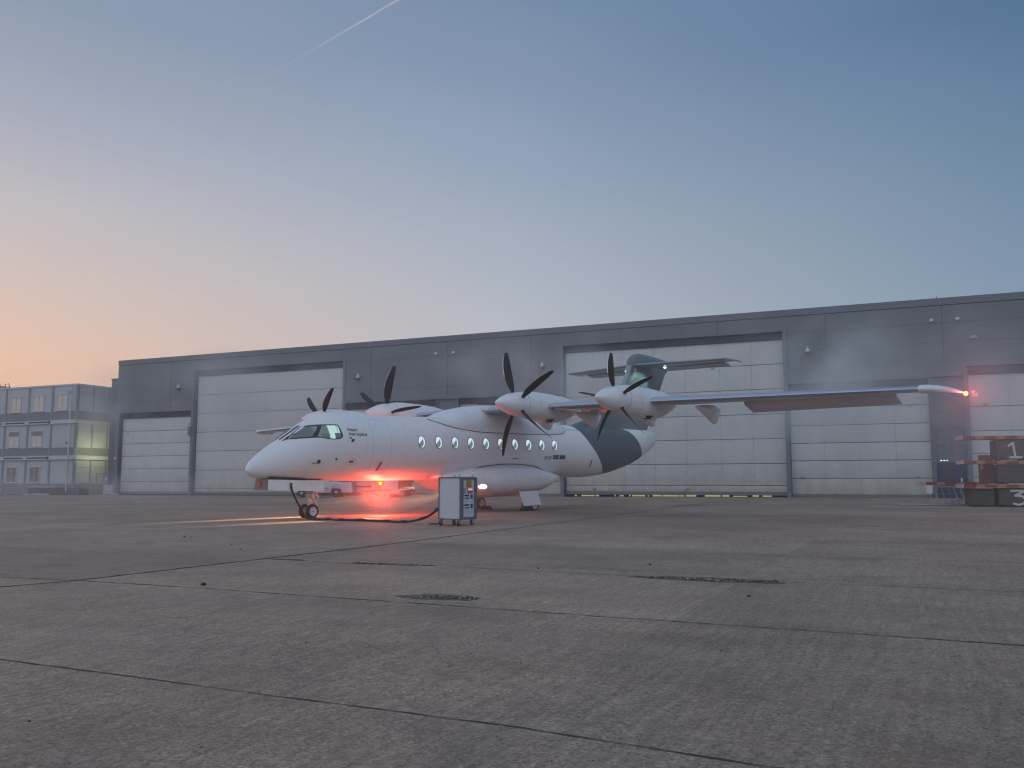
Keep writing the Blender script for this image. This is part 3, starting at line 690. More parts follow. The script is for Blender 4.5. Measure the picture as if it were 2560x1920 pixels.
def nacelle(sy, zc, Rt, ang):
    side = 1 if sy > 0 else -1
    prof = [(3.52, .0), (3.49, .045), (3.4, .11), (3.25, .19), (3.05, .27), (2.8, .345), (2.5, .4), (2.26, .42)]
    body = [(2.245, zc, .43, .42), (2.0, zc - .005, .46, .44), (1.7, zc - .02, .48, .46), (1.3, zc - .06, .51, .475), (.9, zc - .075, .51, .47), (.5, zc - .075, .485, .45), (.1, zc - .05, .42, .41), (-.25, zc - .02, .34, .34), (-.6, zc + .0, .23, .22), (-.85, zc + .01, .13, .11), (-1.0, zc + .01, .05, .04)]
    rings = [[(x, sy + w_ * math.copysign(abs(math.cos(a)) ** (2 / 2.15), math.cos(a)), z + h * math.copysign(abs(math.sin(a)) ** (2 / 2.15), math.sin(a))) for a in (k / 40 * math.tau for k in range(40))] for x, z, h, w_ in body]
    nac = PB().loft(rings).build('engine_nacelle', M_white, plane, 50)
    # root fillets for the wing, air exit slot, panel seams
    sm = PB()
    for x0, x1, a0, a1 in ((1.72, 1.72, 20, 160), (2.2, .3, 8, 8), (1.72, .55, 62, 62), (1.72, .55, -38, -38), (.55, .55, -38, 62), (1.72, 1.72, -70, 20)):
        pts = []
        for j in range(13):
            x = x0 + (x1 - x0) * j / 12; a = R(a0 + (a1 - a0) * j / 12)
            for (xa, za, ha, wa), (xb, zb, hb, wb) in zip(body, body[1:]):
                if xb <= x <= xa:
                    t = (xa - x) / (xa - xb); z, h, w_ = za + (zb - za) * t, ha + (hb - ha) * t, wa + (wb - wa) * t
                    pts.append((x, sy + side * (w_ + .001) * math.copysign(abs(math.cos(a)) ** (2 / 2.15), math.cos(a)), z + (h + .001) * math.copysign(abs(math.sin(a)) ** (2 / 2.15), math.sin(a)))); break
        if len(pts) > 2: sm.tube(pts, .0028, 4)
    sm.build('panel_seam', M_faint, nac)
    ex = PB(); ex.add([(1.35, sy + side * .3, zc - .47), (.98, sy + side * .36, zc - .46), (.9, sy + side * .2, zc - .565), (1.3, sy + side * .12, zc - .56)], [(0, 1, 2, 3)]); ex.loft([[(1.4, sy - .12, zc - .5), (1.4, sy + .3 * side, zc - .42), (1.4, sy, zc - .52)], [(.85, sy - .12, zc - .56), (.85, sy + .33 * side, zc - .47), (.85, sy, zc - .6)]]); ex.build('air_outlet', M_dark, nac)
    PB().lathe([(x - 2.26 + 2.26, r_) for x, r_ in prof[::-1]], (0, sy, zc), 'X', 36).build('spinner', M_white, nac, 60)
    PB().lathe([(2.245, .40), (2.262, .40)], (0, sy, zc), 'X', 36).build('spinner_gap', M_dark, nac)
    secs, edge = blade_mesh(Rt, 1)
    for k in range(5):
        a = R(ang + 72 * k)     # angle from +y towards +z
        rot = Matrix.Rotation(-(math.pi / 2 - a), 4, 'X')
        rot = Matrix(((1, 0, 0, 0), (0, math.sin(a), math.cos(a), 0), (0, -math.cos(a), math.sin(a), 0), (0, 0, 0, 1)))
        M_ = MT @ Matrix.Translation((2.52, sy, zc)) @ rot
        bl = MB(M_); bl.loft(secs); bl.lathe([(.26, .055), (.42, .05)], (0, 0, 0), 'Z', 12); bl.lathe([(.31, .075), (.385, .075)], (0, 0, 0), 'Z', 14)
        bl.cur = 1; bl.tube([e for e in edge[6:14]], .007, 5)
        bl.build('propeller_blade', [M_blade, M_bladeedge], nac, 50)
nacelle(3.243, 1.587, 1.82, 33)
nacelle(7.198, 1.525, 1.42, 24)
nacelle(-3.243, 1.587, 1.82, 6)
nacelle(-7.198, 1.525, 1.42, 64)

# ---------------------------------------------------------------- tail
finS = [(1.15, -4.3, -10.3, .1), (1.3, -4.75, -10.4, .16), (1.6, -5.85, -10.6, .2), (2.1, -7.05, -10.9, .26), (2.6, -7.8, -11.2, .28), (3.08, -8.22, -11.52, .28), (3.6, -8.66, -11.85, .27), (3.92, -8.8, -12.05, .28), (4.1, -8.84, -12.3, .32), (4.3, -8.88, -12.45, .36), (4.45, -9.0, -12.42, .34), (4.57, -9.16, -12.2, .26), (4.66, -9.42, -11.4, .16), (4.72, -9.75, -10.6, .06)]
def finsec(z, xl, xt, t):
    c = xl - xt; up, lo = [], []
    for i in range(13):
        u = (1 - math.cos(i / 12 * math.pi)) / 2; h = 2.5 * t * (.2969 * math.sqrt(u) - .126 * u - .3516 * u * u + .2843 * u**3 - .1036 * u**4) * 1.0
        up.append((xl - u * c, h * 2, z)); lo.append((xl - u * c, -h * 2, z))
    return up + lo[-2:0:-1]
secs = [finsec(*q) for q in finS]
PB().loft(secs).build('tail_fin', mat('fin_slate', (.125, .165, .188), .35, coat=.4, noise=.08, nscale=1.5), plane, 50)
PB().loft([[s_[i] for i in (22, 23, 0, 1, 2)] if False else [Vector(s_[i]) + Vector((.006, .004 * (1 if i in (1, 2) else -1 if i in (22, 23) else 0), 0)) for i in (22, 23, 0, 1, 2)] for s_ in secs[4:9]], False, False).build('fin_leading_edge', M_tealight, plane, 60)
PB().tube([(-11.0, .2, 1.62), (-11.1, .16, 3.0), (-11.45, .14, 3.7)], .006, 5).build('rudder_seam', M_line, plane)
for sd in (1, -1):
    secs = []
    for u in (0, .12, .5, .9, 1):
        y = 4.2 * u; xl = -9.15 - .85 * u; c = 1.5 - .5 * u
        secs.append(airfoil(xl, sd * y, 4.13, c, .12, .02))
    for u, xl, c in ((1.012, -10.25, 1.2), (1.022, -10.6, 1.0)): secs.append(airfoil(xl, sd * 4.2 * u, 4.12, c, .08, .02))
    stb = PB().loft(secs).build('tailplane', mat('tailplane_slate', (.22, .26, .29), .35, coat=.3, noise=.06) if sd > 0 else bpy.data.materials['tailplane_slate'], plane, 40)
    rr = []
    for y, xh, c in ((.55, -10.6, .75), (3.75, -10.95, .55)):
        rr.append([(xh + .03, sd * y, 4.12), (xh, sd * y, 4.15), (xh - c, sd * y, 4.0), (xh - c, sd * y, 3.985), (xh, sd * y, 4.06)])
    PB().loft(rr).build('elevator', bpy.data.materials['tailplane_slate'], plane)
    # logo lamp under the tailplane, shining on the fin
    lamp = PB().lathe([(-.02, .03), (.0, .07), (.02, .05)], (-10.35, sd * 1.05, 4.03), 'Z', 12).build('logo_lamp', emit('logo_lamp_light', (.9, 1, .95), 6) if sd > 0 else bpy.data.materials['logo_lamp_light'], plane)
    sp = bpy.data.lights.new('logo_spot', 'SPOT'); sp.energy = 130; sp.color = (.62, 1, .86); sp.spot_size = R(75); sp.spot_blend = .9; sp.shadow_soft_size = .05
    so = bpy.data.objects.new('logo_spot', sp); COL.objects.link(so); p0, p1 = pw(-10.35, sd * 1.05, 4.0), pw(-9.6, .05, 2.9); so.location = p0; so.rotation_euler = (p1 - p0).to_track_quat('-Z', 'Y').to_euler()

# ---------------------------------------------------------------- landing gear
M_bay = mat('primer_brown', (.22, .17, .14), .6, noise=.2, nscale=5)
def wheel(x, y, zg, r_, wd, name='wheel', parent=plane):
    zc = zg + r_
    t = PB().lathe([(-wd / 2 * .82, r_ * .6), (-wd / 2, r_ * .78), (-wd / 2 * .9, r_ * .93), (-wd / 2 * .5, r_), (wd / 2 * .5, r_), (wd / 2 * .9, r_ * .93), (wd / 2, r_ * .78), (wd / 2 * .82, r_ * .6)], (x, y, zc), 'Y', 32, False).build(name, M_tyre, parent, 50)
    rm = PB(); rm.lathe([(-wd * .36, .01), (-wd * .36, r_ * .2), (-wd * .2, r_ * .26), (-wd * .24, r_ * .5), (-wd * .44, r_ * .62), (wd * .44, r_ * .62), (wd * .24, r_ * .5), (wd * .2, r_ * .26), (wd * .36, r_ * .2), (wd * .36, .01)], (x, y, zc), 'Y', 28)
    rm.cur = 1
    for sgn in (1, -1):
        for k in range(9):
            a = k / 9 * math.tau; rm.lathe([(0, r_ * .05), (.004, r_ * .05)], (x + r_ * .4 * math.cos(a), y + sgn * (wd * .225 + .002), zc + r_ * .4 * math.sin(a)), 'Y', 8)
    rm.build('rim', [M_rim, M_dark], t, 40)
    PB().lathe([(-wd * .37, r_ * .12), (wd * .37, r_ * .12)], (x, y, zc), 'Y', 12).build('hub', M_bay, t)
    return t
NG = -1.972
for y in (.17, -.17): wheel(8.34, y, NG, .212, .15)
g_ = PB()
g_.tube([(8.28, 0, -.75), (8.28, 0, -1.1), (8.3, 0, -1.35)], .085, 14); g_.tube([(8.3, 0, -1.35), (8.34, 0, -1.76)], .055, 12); g_.tube([(8.34, .17, -1.76), (8.34, -.17, -1.76)], .035, 10)
g_.tube([(8.3, 0, -1.3), (8.1, 0, -1.5), (8.02, 0, -1.58), (8.22, 0, -1.72)], .028, 8); g_.tube([(8.72, .12, -.8), (8.3, .05, -1.25)], .038, 8); g_.tube([(8.72, -.12, -.8), (8.3, -.05, -1.25)], .038, 8)
g_.lathe([(-.16, .075), (.16, .075)], (8.28, 0, -1.3), 'Y', 14); g_.lathe([(-.14, .05), (.17, .05)], (8.12, 0, -1.34), 'Y', 12)
g_.tube([(8.2, .09, -.8), (8.12, .1, -1.3)], .02, 6); g_.tube([(8.42, .07, -1.05), (8.4, .08, -1.4), (8.36, .07, -1.7)], .012, 6); g_.box((8.28, .1, -1.22), (.12, .06, .1)); g_.box((8.3, .05, -1.5), (.1, .1, .05))
g_.build('nose_gear', M_gear, plane, 40)
dr = PB(); dr.loft([[(10.0, .335, -.8), (10.0, .355, -.8), (10.0, .37, -1.1), (10.0, .35, -1.1)], [(8.06, .345, -.84), (8.06, .365, -.84), (8.06, .38, -1.17), (8.06, .36, -1.17)]]); dr.build('nose_gear_door', M_white, plane)
dr = PB(); dr.loft([[(10.0, -.335, -.8), (10.0, -.355, -.8), (10.0, -.37, -1.1), (10.0, -.35, -1.1)], [(8.06, -.345, -.84), (8.06, -.365, -.84), (8.06, -.38, -1.17), (8.06, -.36, -1.17)]]); dr.build('nose_gear_door', M_white, plane)
dr = PB(); dr.loft([[(9.99, -.3, -.78), (9.99, .3, -.78), (9.97, .3, -.78), (9.97, -.3, -.78)], [(10.02, -.33, -1.02), (10.02, .31, -1.02), (10.0, .31, -1.02), (10.0, -.33, -1.02)], [(10.03, -.34, -1.1), (10.03, .31, -1.1), (10.01, .31, -1.1), (10.01, -.34, -1.1)]]); fd = dr.build('nose_gear_door', M_bay, plane)
PB().box((10.035, -.08, -.93), (.012, .22, .16)).build('taxi_lamp', mat('taxi_lamp_red', (.45, .1, .07), .3), fd)
bay = PB(); bay.add([(9.95, .3, -.775), (9.95, -.3, -.775), (8.0, -.33, -.86), (8.0, .33, -.86)], [(0, 1, 2, 3)])
bay.loft([[(9.93, .34, -.735), (9.93, .2, -.79), (9.93, .34, -.79)], [(9.3, .37, -.755), (9.3, .2, -.81), (9.3, .36, -.81)], [(8.7, .38, -.8), (8.7, .2, -.83), (8.7, .38, -.83)]]); bay.build('nose_gear_bay', M_dark, plane)
MG = -2.06
for sd in (1, -1):
    for dy in (-.15, .15): wheel(-.44, sd * 1.33 + dy, MG, .245, .17)
    q = PB(); q.tube([(-.3, sd * 1.25, -1.35), (-.44, sd * 1.33, -1.8)], .07, 10); q.tube([(-.44, sd * 1.33 - .15, -1.81), (-.44, sd * 1.33 + .15, -1.81)], .045, 10); q.tube([(.3, sd * 1.2, -1.4), (-.3, sd * 1.33, -1.7)], .035, 8); q.build('main_gear', M_gear, plane, 40)
    d = PB(); d.loft([[(.48, sd * 1.6, -1.33), (-.53, sd * 1.6, -1.32), (-.53, sd * 1.575, -1.32), (.48, sd * 1.575, -1.33)], [(.26, sd * 1.63, -1.85), (-.72, sd * 1.63, -1.83), (-.72, sd * 1.605, -1.83), (.26, sd * 1.605, -1.85)]]); d.build('main_gear_door', M_white, plane)
    c = PB(); c.loft([[(-.42, sd * 1.2, MG), (-.42, sd * 1.5, MG), (-.42, sd * 1.5, MG + .1), (-.42, sd * 1.2, MG + .1)], [(-.26, sd * 1.2, MG), (-.26, sd * 1.5, MG), (-.26, sd * 1.5, MG + .01), (-.26, sd * 1.2, MG + .01)]])
    # landing lamp in the front of the gear fairing
    lp = PB(); lp.lathe([(-.16, .1), (0, .17), (.1, .15), (.16, .05)], (0, 0, 0), 'X', 16); lp.v = [Vector((2.08 + (v.x) * 1.6, sd * 1.36 + v.y * .75, -1.1 + ZO + (v.z - ZO) * .62)) for v in lp.v]
    lp.build('landing_lamp', emit('landing_lamp_light', (1, .97, .86), 14) if sd > 0 else bpy.data.materials['landing_lamp_light'], plane, 60)
    if True:
        sp = bpy.data.lights.new('landing_spot', 'SPOT'); sp.energy = 20000; sp.color = (1, .68, .36); sp.spot_size = R(9); sp.spot_blend = .85; sp.shadow_soft_size = .04
        so = bpy.data.objects.new('landing_spot', sp); COL.objects.link(so); p0, p1 = pw(2.5, sd * 1.38, -1.1), pw(8.1, sd * 1.38, -1.93); so.location = p0; so.rotation_euler = (p1 - p0).to_track_quat('-Z', 'Y').to_euler()
# belly beacon and port wing tip lamp
def lampball(x, y, z, r_, col, st, name):
    return PB().lathe([(-r_, .001), (-r_ * .8, r_ * .6), (-r_ * .3, r_ * .95), (0, r_), (r_ * .3, r_ * .95), (r_ * .8, r_ * .6), (r_, .001)], (x, y, z), 'Z', 16).build(name, emit(name + '_light', col, st), plane, 60)
def point(loc, e, col, r_=.05, name='beacon_glow'):
    l = bpy.data.lights.new(name, 'POINT'); l.energy = e; l.color = col; l.shadow_soft_size = r_
    o = bpy.data.objects.new(name, l); COL.objects.link(o); o.location = loc; return o
lampball(5.54, 0, -.965, .055, (1, .62, .03), 6, 'beacon')
ml = bpy.data.materials.new('beacon_lens_red'); ml.use_nodes = True; t_ = ml.node_tree; t_.nodes.remove(t_.nodes['Principled BSDF'])
e_ = t_.nodes.new('ShaderNodeEmission'); e_.inputs[0].default_value = (1, .1, .01, 1); e_.inputs[1].default_value = 2.2
tr_n = t_.nodes.new('ShaderNodeBsdfTransparent'); tr_n.inputs[0].default_value = (1, .75, .5, 1); mx_ = t_.nodes.new('ShaderNodeMixShader'); mx_.inputs[0].default_value = .4
t_.links.new(tr_n.outputs[0], mx_.inputs[1]); t_.links.new(e_.outputs[0], mx_.inputs[2]); t_.links.new(mx_.outputs[0], t_.nodes['Material Output'].inputs[0])
PB().lathe([(-1.075 + .965, .001), (-.1, .05), (-.07, .09), (-.02, .108), (.04, .105), (.08, .09)], (5.54, 0, -.965), 'Z', 20).build('beacon_lens', ml, plane, 60)
point(pw(5.54, 0, -1.5), 430, (1, .085, .05), .28)  # unseen light hung below the beacon to spread its red glow
lampball(-1.0, 16.02, 1.33, .055, (1, .3, .05), 9, 'wing_tip_lamp')
point(pw(-.98, 16.25, 1.33), 42, (1, .1, .12), .06, 'wing_tip_glow')

# ------------------------------------------------------------------ hangar
HROT = math.atan2(WD.y, WD.x)
HP = Vector(((283.7 - 1280) / 2250 * 71 * 1.0, 71, 0))
def ray_x(u, y):  # lateral position of picture column u on the horizon plane at depth y (survey of the site)
    return (u - 1280) / 2263 * y
HP.x = -31.26
hangar = thing('hangar', 'long dark grey hangar with tall pale sectional doors behind the aircraft', 'hangar', HP, HROT)
def hg(x, y): return HP + WD * x + WI * y
def Gh(x): p = hg(x, 0); return G(p.x, p.y)
M_clad = mat('hangar_cladding', (.16, .177, .184), .5, noise=.16, nscale=.35, stretch=(1, 1, 1.2))
M_cladj = mat('cladding_joint', (.07, .075, .085), .6)
M_cope = mat('roof_edge', (.15, .162, .185), .5, noise=.1, nscale=.4)
M_frame = mat('door_frame_steel', (.16, .19, .23), .5, noise=.1)
M_recess = mat('recess_dark', (.035, .038, .043), .7, noise=.2, nscale=1)
def door_mat():
    m = bpy.data.materials.new('door_fabric'); m.use_nodes = True; t = m.node_tree; p = t.nodes['Principled BSDF']; NN, LL = t.nodes, t.links
    c = NN.new('ShaderNodeTexCoord'); mp = NN.new('ShaderNodeMapping'); mp.inputs['Scale'].default_value = (.7, 1, .35); LL.new(c.outputs['Object'], mp.inputs[0])
    n = NN.new('ShaderNodeTexNoise'); n.inputs['Scale'].default_value = 1.3; n.inputs['Detail'].default_value = 7; n.inputs['Roughness'].default_value = .6; LL.new(mp.outputs[0], n.inputs['Vector'])
    r = NN.new('ShaderNodeValToRGB'); r.color_ramp.elements[0].position = .3; r.color_ramp.elements[0].color = (.6, .6, .565, 1); r.color_ramp.elements[1].position = .65; r.color_ramp.elements[1].color = (.675, .68, .645, 1); LL.new(n.outputs['Fac'], r.inputs[0])
    s_ = NN.new('ShaderNodeSeparateXYZ'); LL.new(c.outputs['Object'], s_.inputs[0])
    mp2 = NN.new('ShaderNodeMapping'); mp2.inputs['Scale'].default_value = (2.2, 1, .5); LL.new(c.outputs['Object'], mp2.inputs[0])
    n2 = NN.new('ShaderNodeTexNoise'); n2.inputs['Scale'].default_value = 1.1; n2.inputs['Detail'].default_value = 6; LL.new(mp2.outputs[0], n2.inputs['Vector'])
    mr = NN.new('ShaderNodeMapRange'); mr.inputs[1].default_value = 2.6; mr.inputs[2].default_value = .5; LL.new(s_.outputs[2], mr.inputs[0])
    mm = NN.new('ShaderNodeMath'); mm.operation = 'MULTIPLY'; LL.new(mr.outputs[0], mm.inputs[0]); LL.new(n2.outputs['Fac'], mm.inputs[1])
    mx = NN.new('ShaderNodeMix'); mx.data_type = 'RGBA'; LL.new(mm.outputs[0], mx.inputs[0]); LL.new(r.outputs[0], mx.inputs[6]); mx.inputs[7].default_value = (.33, .28, .2, 1)   # splashed dirt near the ground
    LL.new(mx.outputs[2], p.inputs['Base Color']); p.inputs['Roughness'].default_value = .62
    n3 = NN.new('ShaderNodeTexNoise'); n3.inputs['Scale'].default_value = 1.6; n3.inputs['Detail'].default_value = 5; LL.new(c.outputs['Object'], n3.inputs['Vector'])
    b_ = NN.new('ShaderNodeBump'); b_.inputs['Strength'].default_value = .4; b_.inputs['Distance'].default_value = .12; LL.new(n3.outputs['Fac'], b_.inputs['Height']); LL.new(b_.outputs[0], p.inputs['Normal'])
    return m
M_door = door_mat(); M_seam = mat('door_seam', (.14, .145, .155), .7); M_seamf = mat('door_faint_seam', (.42, .41, .4), .7)
HT, HL, HE = 10.84, 76, 34
OPEN = [(.3, 7.78, 6.62), (7.98, 21.5, 9.63), (21.7, 28.85, 6.66), (28.9, 30.45, 6.66), (30.5, 37.65, 6.66), (37.85, 51.0, 9.63), (51.22, 58.3, 6.66), (58.38, 60.02, 6.7), (60.1, 67.4, 7.18)]
w_ = MB(); zb = -.4
xb = 0
for x0, x1, zt in OPEN:
    if x0 - xb > .01: w_.bx(xb, x0, 0, .5, zb, HT - .4)
    w_.bx(x0, x1, 0, .5, zt, HT - .4); xb = x1
w_.bx(xb, HL, 0, .5, zb, HT - .4)
w_.bx(0, .4, .5, HE, zb, HT - .4); w_.bx(HL - .4, HL, .5, HE, zb, HT - .4); w_.bx(.4, HL - .4, HE - .4, HE, zb, HT - .4)
w_.cur = 1
for z in (9.52, 8.48, 7.47):
    segs, xb = [], 0
    for x0, x1, zt in OPEN:
        if zt > z - .1: segs.append((xb, x0)); xb = x1
    segs.append((xb, HL))
    for a, c in segs:
        if c - a > .1: w_.bx(a + .04, c - .04, -.004, .001, z - .012, z + .012)
for x, z0 in ((5.62, 6.8), (23.75, 6.82), (29.72, 6.84), (35.69, 6.82), (53.3, 6.83), (59.1, 7.4), (70.5, .5)): w_.bx(x - .022, x + .022, -.005, .001, z0, HT - .42)
for x, z0 in ((14.7, 9.8), (41.54, 9.8), (47.4, 9.8), (65, 7.5)): w_.bx(x - .022, x + .022, -.005, .001, z0, HT - .42)
w_.build('wall', [M_clad, M_cladj], hangar)
rf = MB(); rf.bx(-.02, HL + .02, -.035, .5, HT - .37, HT); rf.bx(0, HL, .5, HE, HT - .6, HT - .3); rf.bx(-.02, .4, .5, HE, HT - .37, HT); rf.bx(HL - .4, HL, .5, HE, HT - .37, HT); rf.bx(0, HL, HE - .5, HE, HT - .37, HT)
rf.build('roof', M_cope, hangar)
tr = MB()
for x0, x1, zt in OPEN:
    if x1 - x0 > 3: tr.bx(x0 - .05, x1 + .05, -.02, 0.0, zt, zt + .17)
tr.build('door_trim', M_cope, hangar)
MB().bx(-.97, -.02, .25, 1.6, -.3, 9.46).bx(-1.02, -.02, .2, 1.65, 9.4, 9.47).build('gable_column', mat('gable_brown', (.13, .125, .13), .6, noise=.15, nscale=.8), hangar)
MB().tube([(-.05, .1, .3), (-.05, .1, 10.4)], .05, 8).build('drainpipe', M_frame, hangar)
def hdoor(x0, x1, zt, seams, zbot, vs=(), seal=True):
    y = .32
    d = MB(); zz = [zbot] + list(seams) + [zt]
    d.cur = 1; d.bx(x0 + .02, x1 - .02, y + .03, y + .1, zbot, zt); d.cur = 0
    for a, c in zip(zz, zz[1:]):
        # each panel sags a little between its rails
        nx = 12; vv = []
        for j in range(5):
            for i in range(nx + 1):
                u, v = i / nx, j / 4
                dy = -.02 * math.sin(v * math.pi) + .008 * math.sin(u * 23 + a * 3) * math.sin(v * math.pi)
                vv.append((x0 + (x1 - x0) * u, y + dy, a + .018 + (c - a - .036) * v))
        d.add(vv, [(j * (nx + 1) + i, j * (nx + 1) + i + 1, (j + 1) * (nx + 1) + i + 1, (j + 1) * (nx + 1) + i) for j in range(4) for i in range(nx)])
    d.cur = 2
    for x in vs: d.bx(x - .008, x + .008, y - .024, y, zbot + .05, zt - .05)
    o = d.build('hangar_door', [M_door, M_seam, M_seamf], hangar, 30)
    MB().bx(x0, x1, y - .02, y + .1, zbot - .16, zbot).build('bottom_rail', M_frame, o)
    return o
def fittings(o, pts):
    for x, z in pts: MB().bx(x - .1, x + .1, .24, .3, z - .05, z + .05, .01).build('door_handle', M_steel, o)
S1 = (1.28, 2.26, 3.25, 4.22, 5.2)
d1 = hdoor(.42, 7.76, 6.22, S1, .5); fittings(d1, ((1.0, 5.05), (7.3, 5.1)))
d2 = hdoor(8.06, 21.48, 9.23, (.79, 2.13, 3.55, 4.97, 6.37, 7.79), .5); fittings(d2, ((10.0, 7.72), (19.5, 7.75), (9.6, .72)))
hdoor(21.76, 28.85, 6.25, S1, .5, (24, 26.4)); hdoor(30.5, 37.62, 6.3, S1, .5, (33, 35.4))
d4 = hdoor(37.9, 50.98, 9.23, (1.05, 2.27, 3.66, 5.04, 6.45, 7.85), .66, (39.67, 41.6, 43.5, 45.4, 47.4, 49.2)); fittings(d4, ((39.7, .85), (47.0, 7.8), (45.4, .85)))
d5 = hdoor(51.24, 58.28, 6.25, (1.44, 2.4, 3.36, 4.33, 5.3), .56, (53.0, 54.8, 56.6)); fittings(d5, ((57.4, 5.3), (57.6, 1.5), (51.8, 1.5)))
d6 = hdoor(60.14, 67.36, 6.76, (1.5, 2.7, 3.85, 5.1), .6, (62, 64, 66)); fittings(d6, ((60.9, 5.2),))
for x0, x1, z0, z1 in ((.42, 7.76, 6.22, 6.62), (8.06, 21.48, 9.23, 9.63), (21.76, 28.85, 6.25, 6.66), (30.5, 37.62, 6.3, 6.66), (37.9, 50.98, 9.23, 9.63), (51.24, 58.28, 6.25, 6.66), (60.14, 67.36, 6.76, 7.18)):
    MB().bx(x0, x1, .2, .3, z0, z1).build('shadow_gap', M_recess, hangar)  # dark panel standing in for the shadow gap above each door
MB().bx(.3, .42, .05, .45, .25, 6.62).build('door_jamb', M_recess, hangar)
for x, zt in ((7.87, 9.6), (21.59, 9.63), (37.75, 9.63), (51.11, 9.63), (60.06, 7.1)):
    q = MB(); q.bx(x - .1, x + .1, -.06, .5, .2, zt)
    for z in (.8, 1.35, 1.9): q.bx(x - .13, x + .13, -.075, .1, z, z + .05)
    q.build('guide_post', M_frame, hangar)
bx_ = MB(); bx_.bx(7.66, 7.86, -.25, -.06, 4.75, 5.4, .02); bx_.bx(7.6, 7.8, -.2, -.1, 5.55, 5.62); bx_.tube([(7.82, -.15, 4.75), (7.84, -.1, 4.6)], .04, 6); bx_.build('door_control', M_frame, hangar)
# light leaking under the raised tall door
ML = emit('hall_light', (1, .88, .36), .4)
lk = MB()
xx = 38.3
for ln, gap in ((.12, .3), (.85, .08), (.2, 1.0), (.06, .25), (.25, .35), (.08, .1), (.8, .15), (.1, .2), (.55, .06), (.95, .05), (.3, .1), (.6, .5), (.9, .1), (.4, .2), (.8, .3), (.35, .2), (.5, .9), (.3, .3)):
    if xx + ln < 50.9: lk.bx(xx, xx + ln, .7, .72, Gh(xx) + .03, Gh(xx) + .03 + random.uniform(.05, .1))
    xx += ln + gap
lk.build('light_gap', ML, hangar)
MB().bx(38, 50.9, .74, .76, .2, .6).build('door_threshold', M_dark, hangar)
# glazed entrance strips
M_hglass = mat('entrance_glass', (.13, .18, .21), .25)  # lighter base colour stands in for the sky reflected in the glass
M_bluep = mat('entrance_blue', (.022, .035, .1), .45, noise=.1)
def glazed(x0, x1, zt, zbase, bars):
    e = MB(); e.bx(x0, x1, .2, .24, zbase, zt); o = e.build('entrance_glazing', M_hglass, hangar)
    f_ = MB()
    for z in bars: f_.bx(x0, x1, .14, .2, z - .035, z + .035)
    for x in (x0, x1): f_.bx(x - .06, x + .06, .12, .26, .2, zt)
    f_.build('glazing_bar', M_frame, o)
    return o
glazed(28.98, 30.38, 6.66, .3, (6.6, 5.2, 3.8, 2.4))
e2 = glazed(58.44, 59.96, 6.68, 2.25, (6.62, 4.92, 4.06, 3.17, 2.28))
cur = MB()
for x0, x1, z0, z1 in ((58.62, 58.74, 2.3, 6.6), (58.95, 59.2, 2.3, 4.9), (59.28, 59.52, 2.3, 4.9), (58.98, 59.5, 5.0, 6.55)): cur.bx(x0, x1, .178, .196, z0, z1)
cur.build('curtain', mat('entrance_curtain', (.17, .19, .19), .8), e2)
for x in (58.72, 58.86, 59.0): MB().bx(x - .02, x + .02, .16, .176, 2.33, 2.37).build('indicator_lamp', emit('indicator_white', (.8, .9, 1), 3) if 'indicator_white' not in bpy.data.materials else bpy.data.materials['indicator_white'], e2)
ed = MB().bx(58.44, 59.96, .16, .24, .3, 2.25).build('entrance_door', M_bluep, hangar)
MB().bx(58.68, 59.3, .13, .158, .8, 2.05).build('door_panel', mat('door_panel_green', (.035, .045, .045), .4), ed)
MB().bx(59.58, 59.68, .1, .158, 1.25, 1.45, .01).build('door_notice', mat('notice_white', (.6, .6, .6), .5), ed)
MB().tube([(59.5, .1, 1.15), (59.62, .1, 1.15)], .02, 6).build('door_handle', M_steel, ed)
# wall lamps and small boxes on the cladding
def flood(x, z):
    f_ = MB(); f_.loft([[(x - .17, -.05, z - .05), (x + .17, -.05, z - .05), (x + .13, -.05, z - .2), (x - .13, -.05, z - .2)], [(x - .17, -.42, z - .1), (x + .17, -.42, z - .1), (x + .13, -.38, z - .22), (x - .13, -.38, z - .22)]])
    o = f_.build('floodlight', mat('lamp_body', (.1, .105, .11), .5) if 'lamp_body' not in bpy.data.materials else bpy.data.materials['lamp_body'], hangar)
    MB().bx(x - .1, x + .1, -.2, 0, z - .04, z + .1, .02).bx(x - .04, x + .04, -.14, 0, z + .1, z + .24, .01).build('lamp_box', M_rim, o)
for x, z in ((6.44, 8.42), (22.77, 8.4), (36.48, 8.45), (52.34, 8.42)): flood(x, z)
for x, z in ((28.9, 9.68), (30.21, 9.66), (58.6, 9.67), (59.82, 9.66)):
    MB().bx(x - .09, x + .09, -.2, -.004, z - .07, z + .07, .02).build('camera_box', M_rim, hangar)
MB().bx(60.35, 60.68, -.12, -.004, 8.58, 8.74, .02).build('wall_vent', M_steel, hangar)
MB().tube([(58.9, .2, HT), (58.9, .2, HT + .16)], .02, 6).build('roof_pin', M_frame, hangar)
# lit bulkhead lamp on the gable column, shining on the container wall
MB().lathe([(-.09, .02), (-.06, .1), (0, .12), (.07, .09), (.1, .02)], (-1.06, .5, 3.97), 'X', 16).build('bulkhead_lamp', emit('bulkhead_lamp_light', (1, .95, .6), 9), hangar, 60)
point(hg(-1.12, .45) + Vector((0, 0, 3.9)), 115, (.88, .9, .45), .25, 'bulkhead_glow')
MB().bx(.05, .2, -.1, 0, 3.0, 3.2, .02).build('wall_lamp', M_rim, hangar)

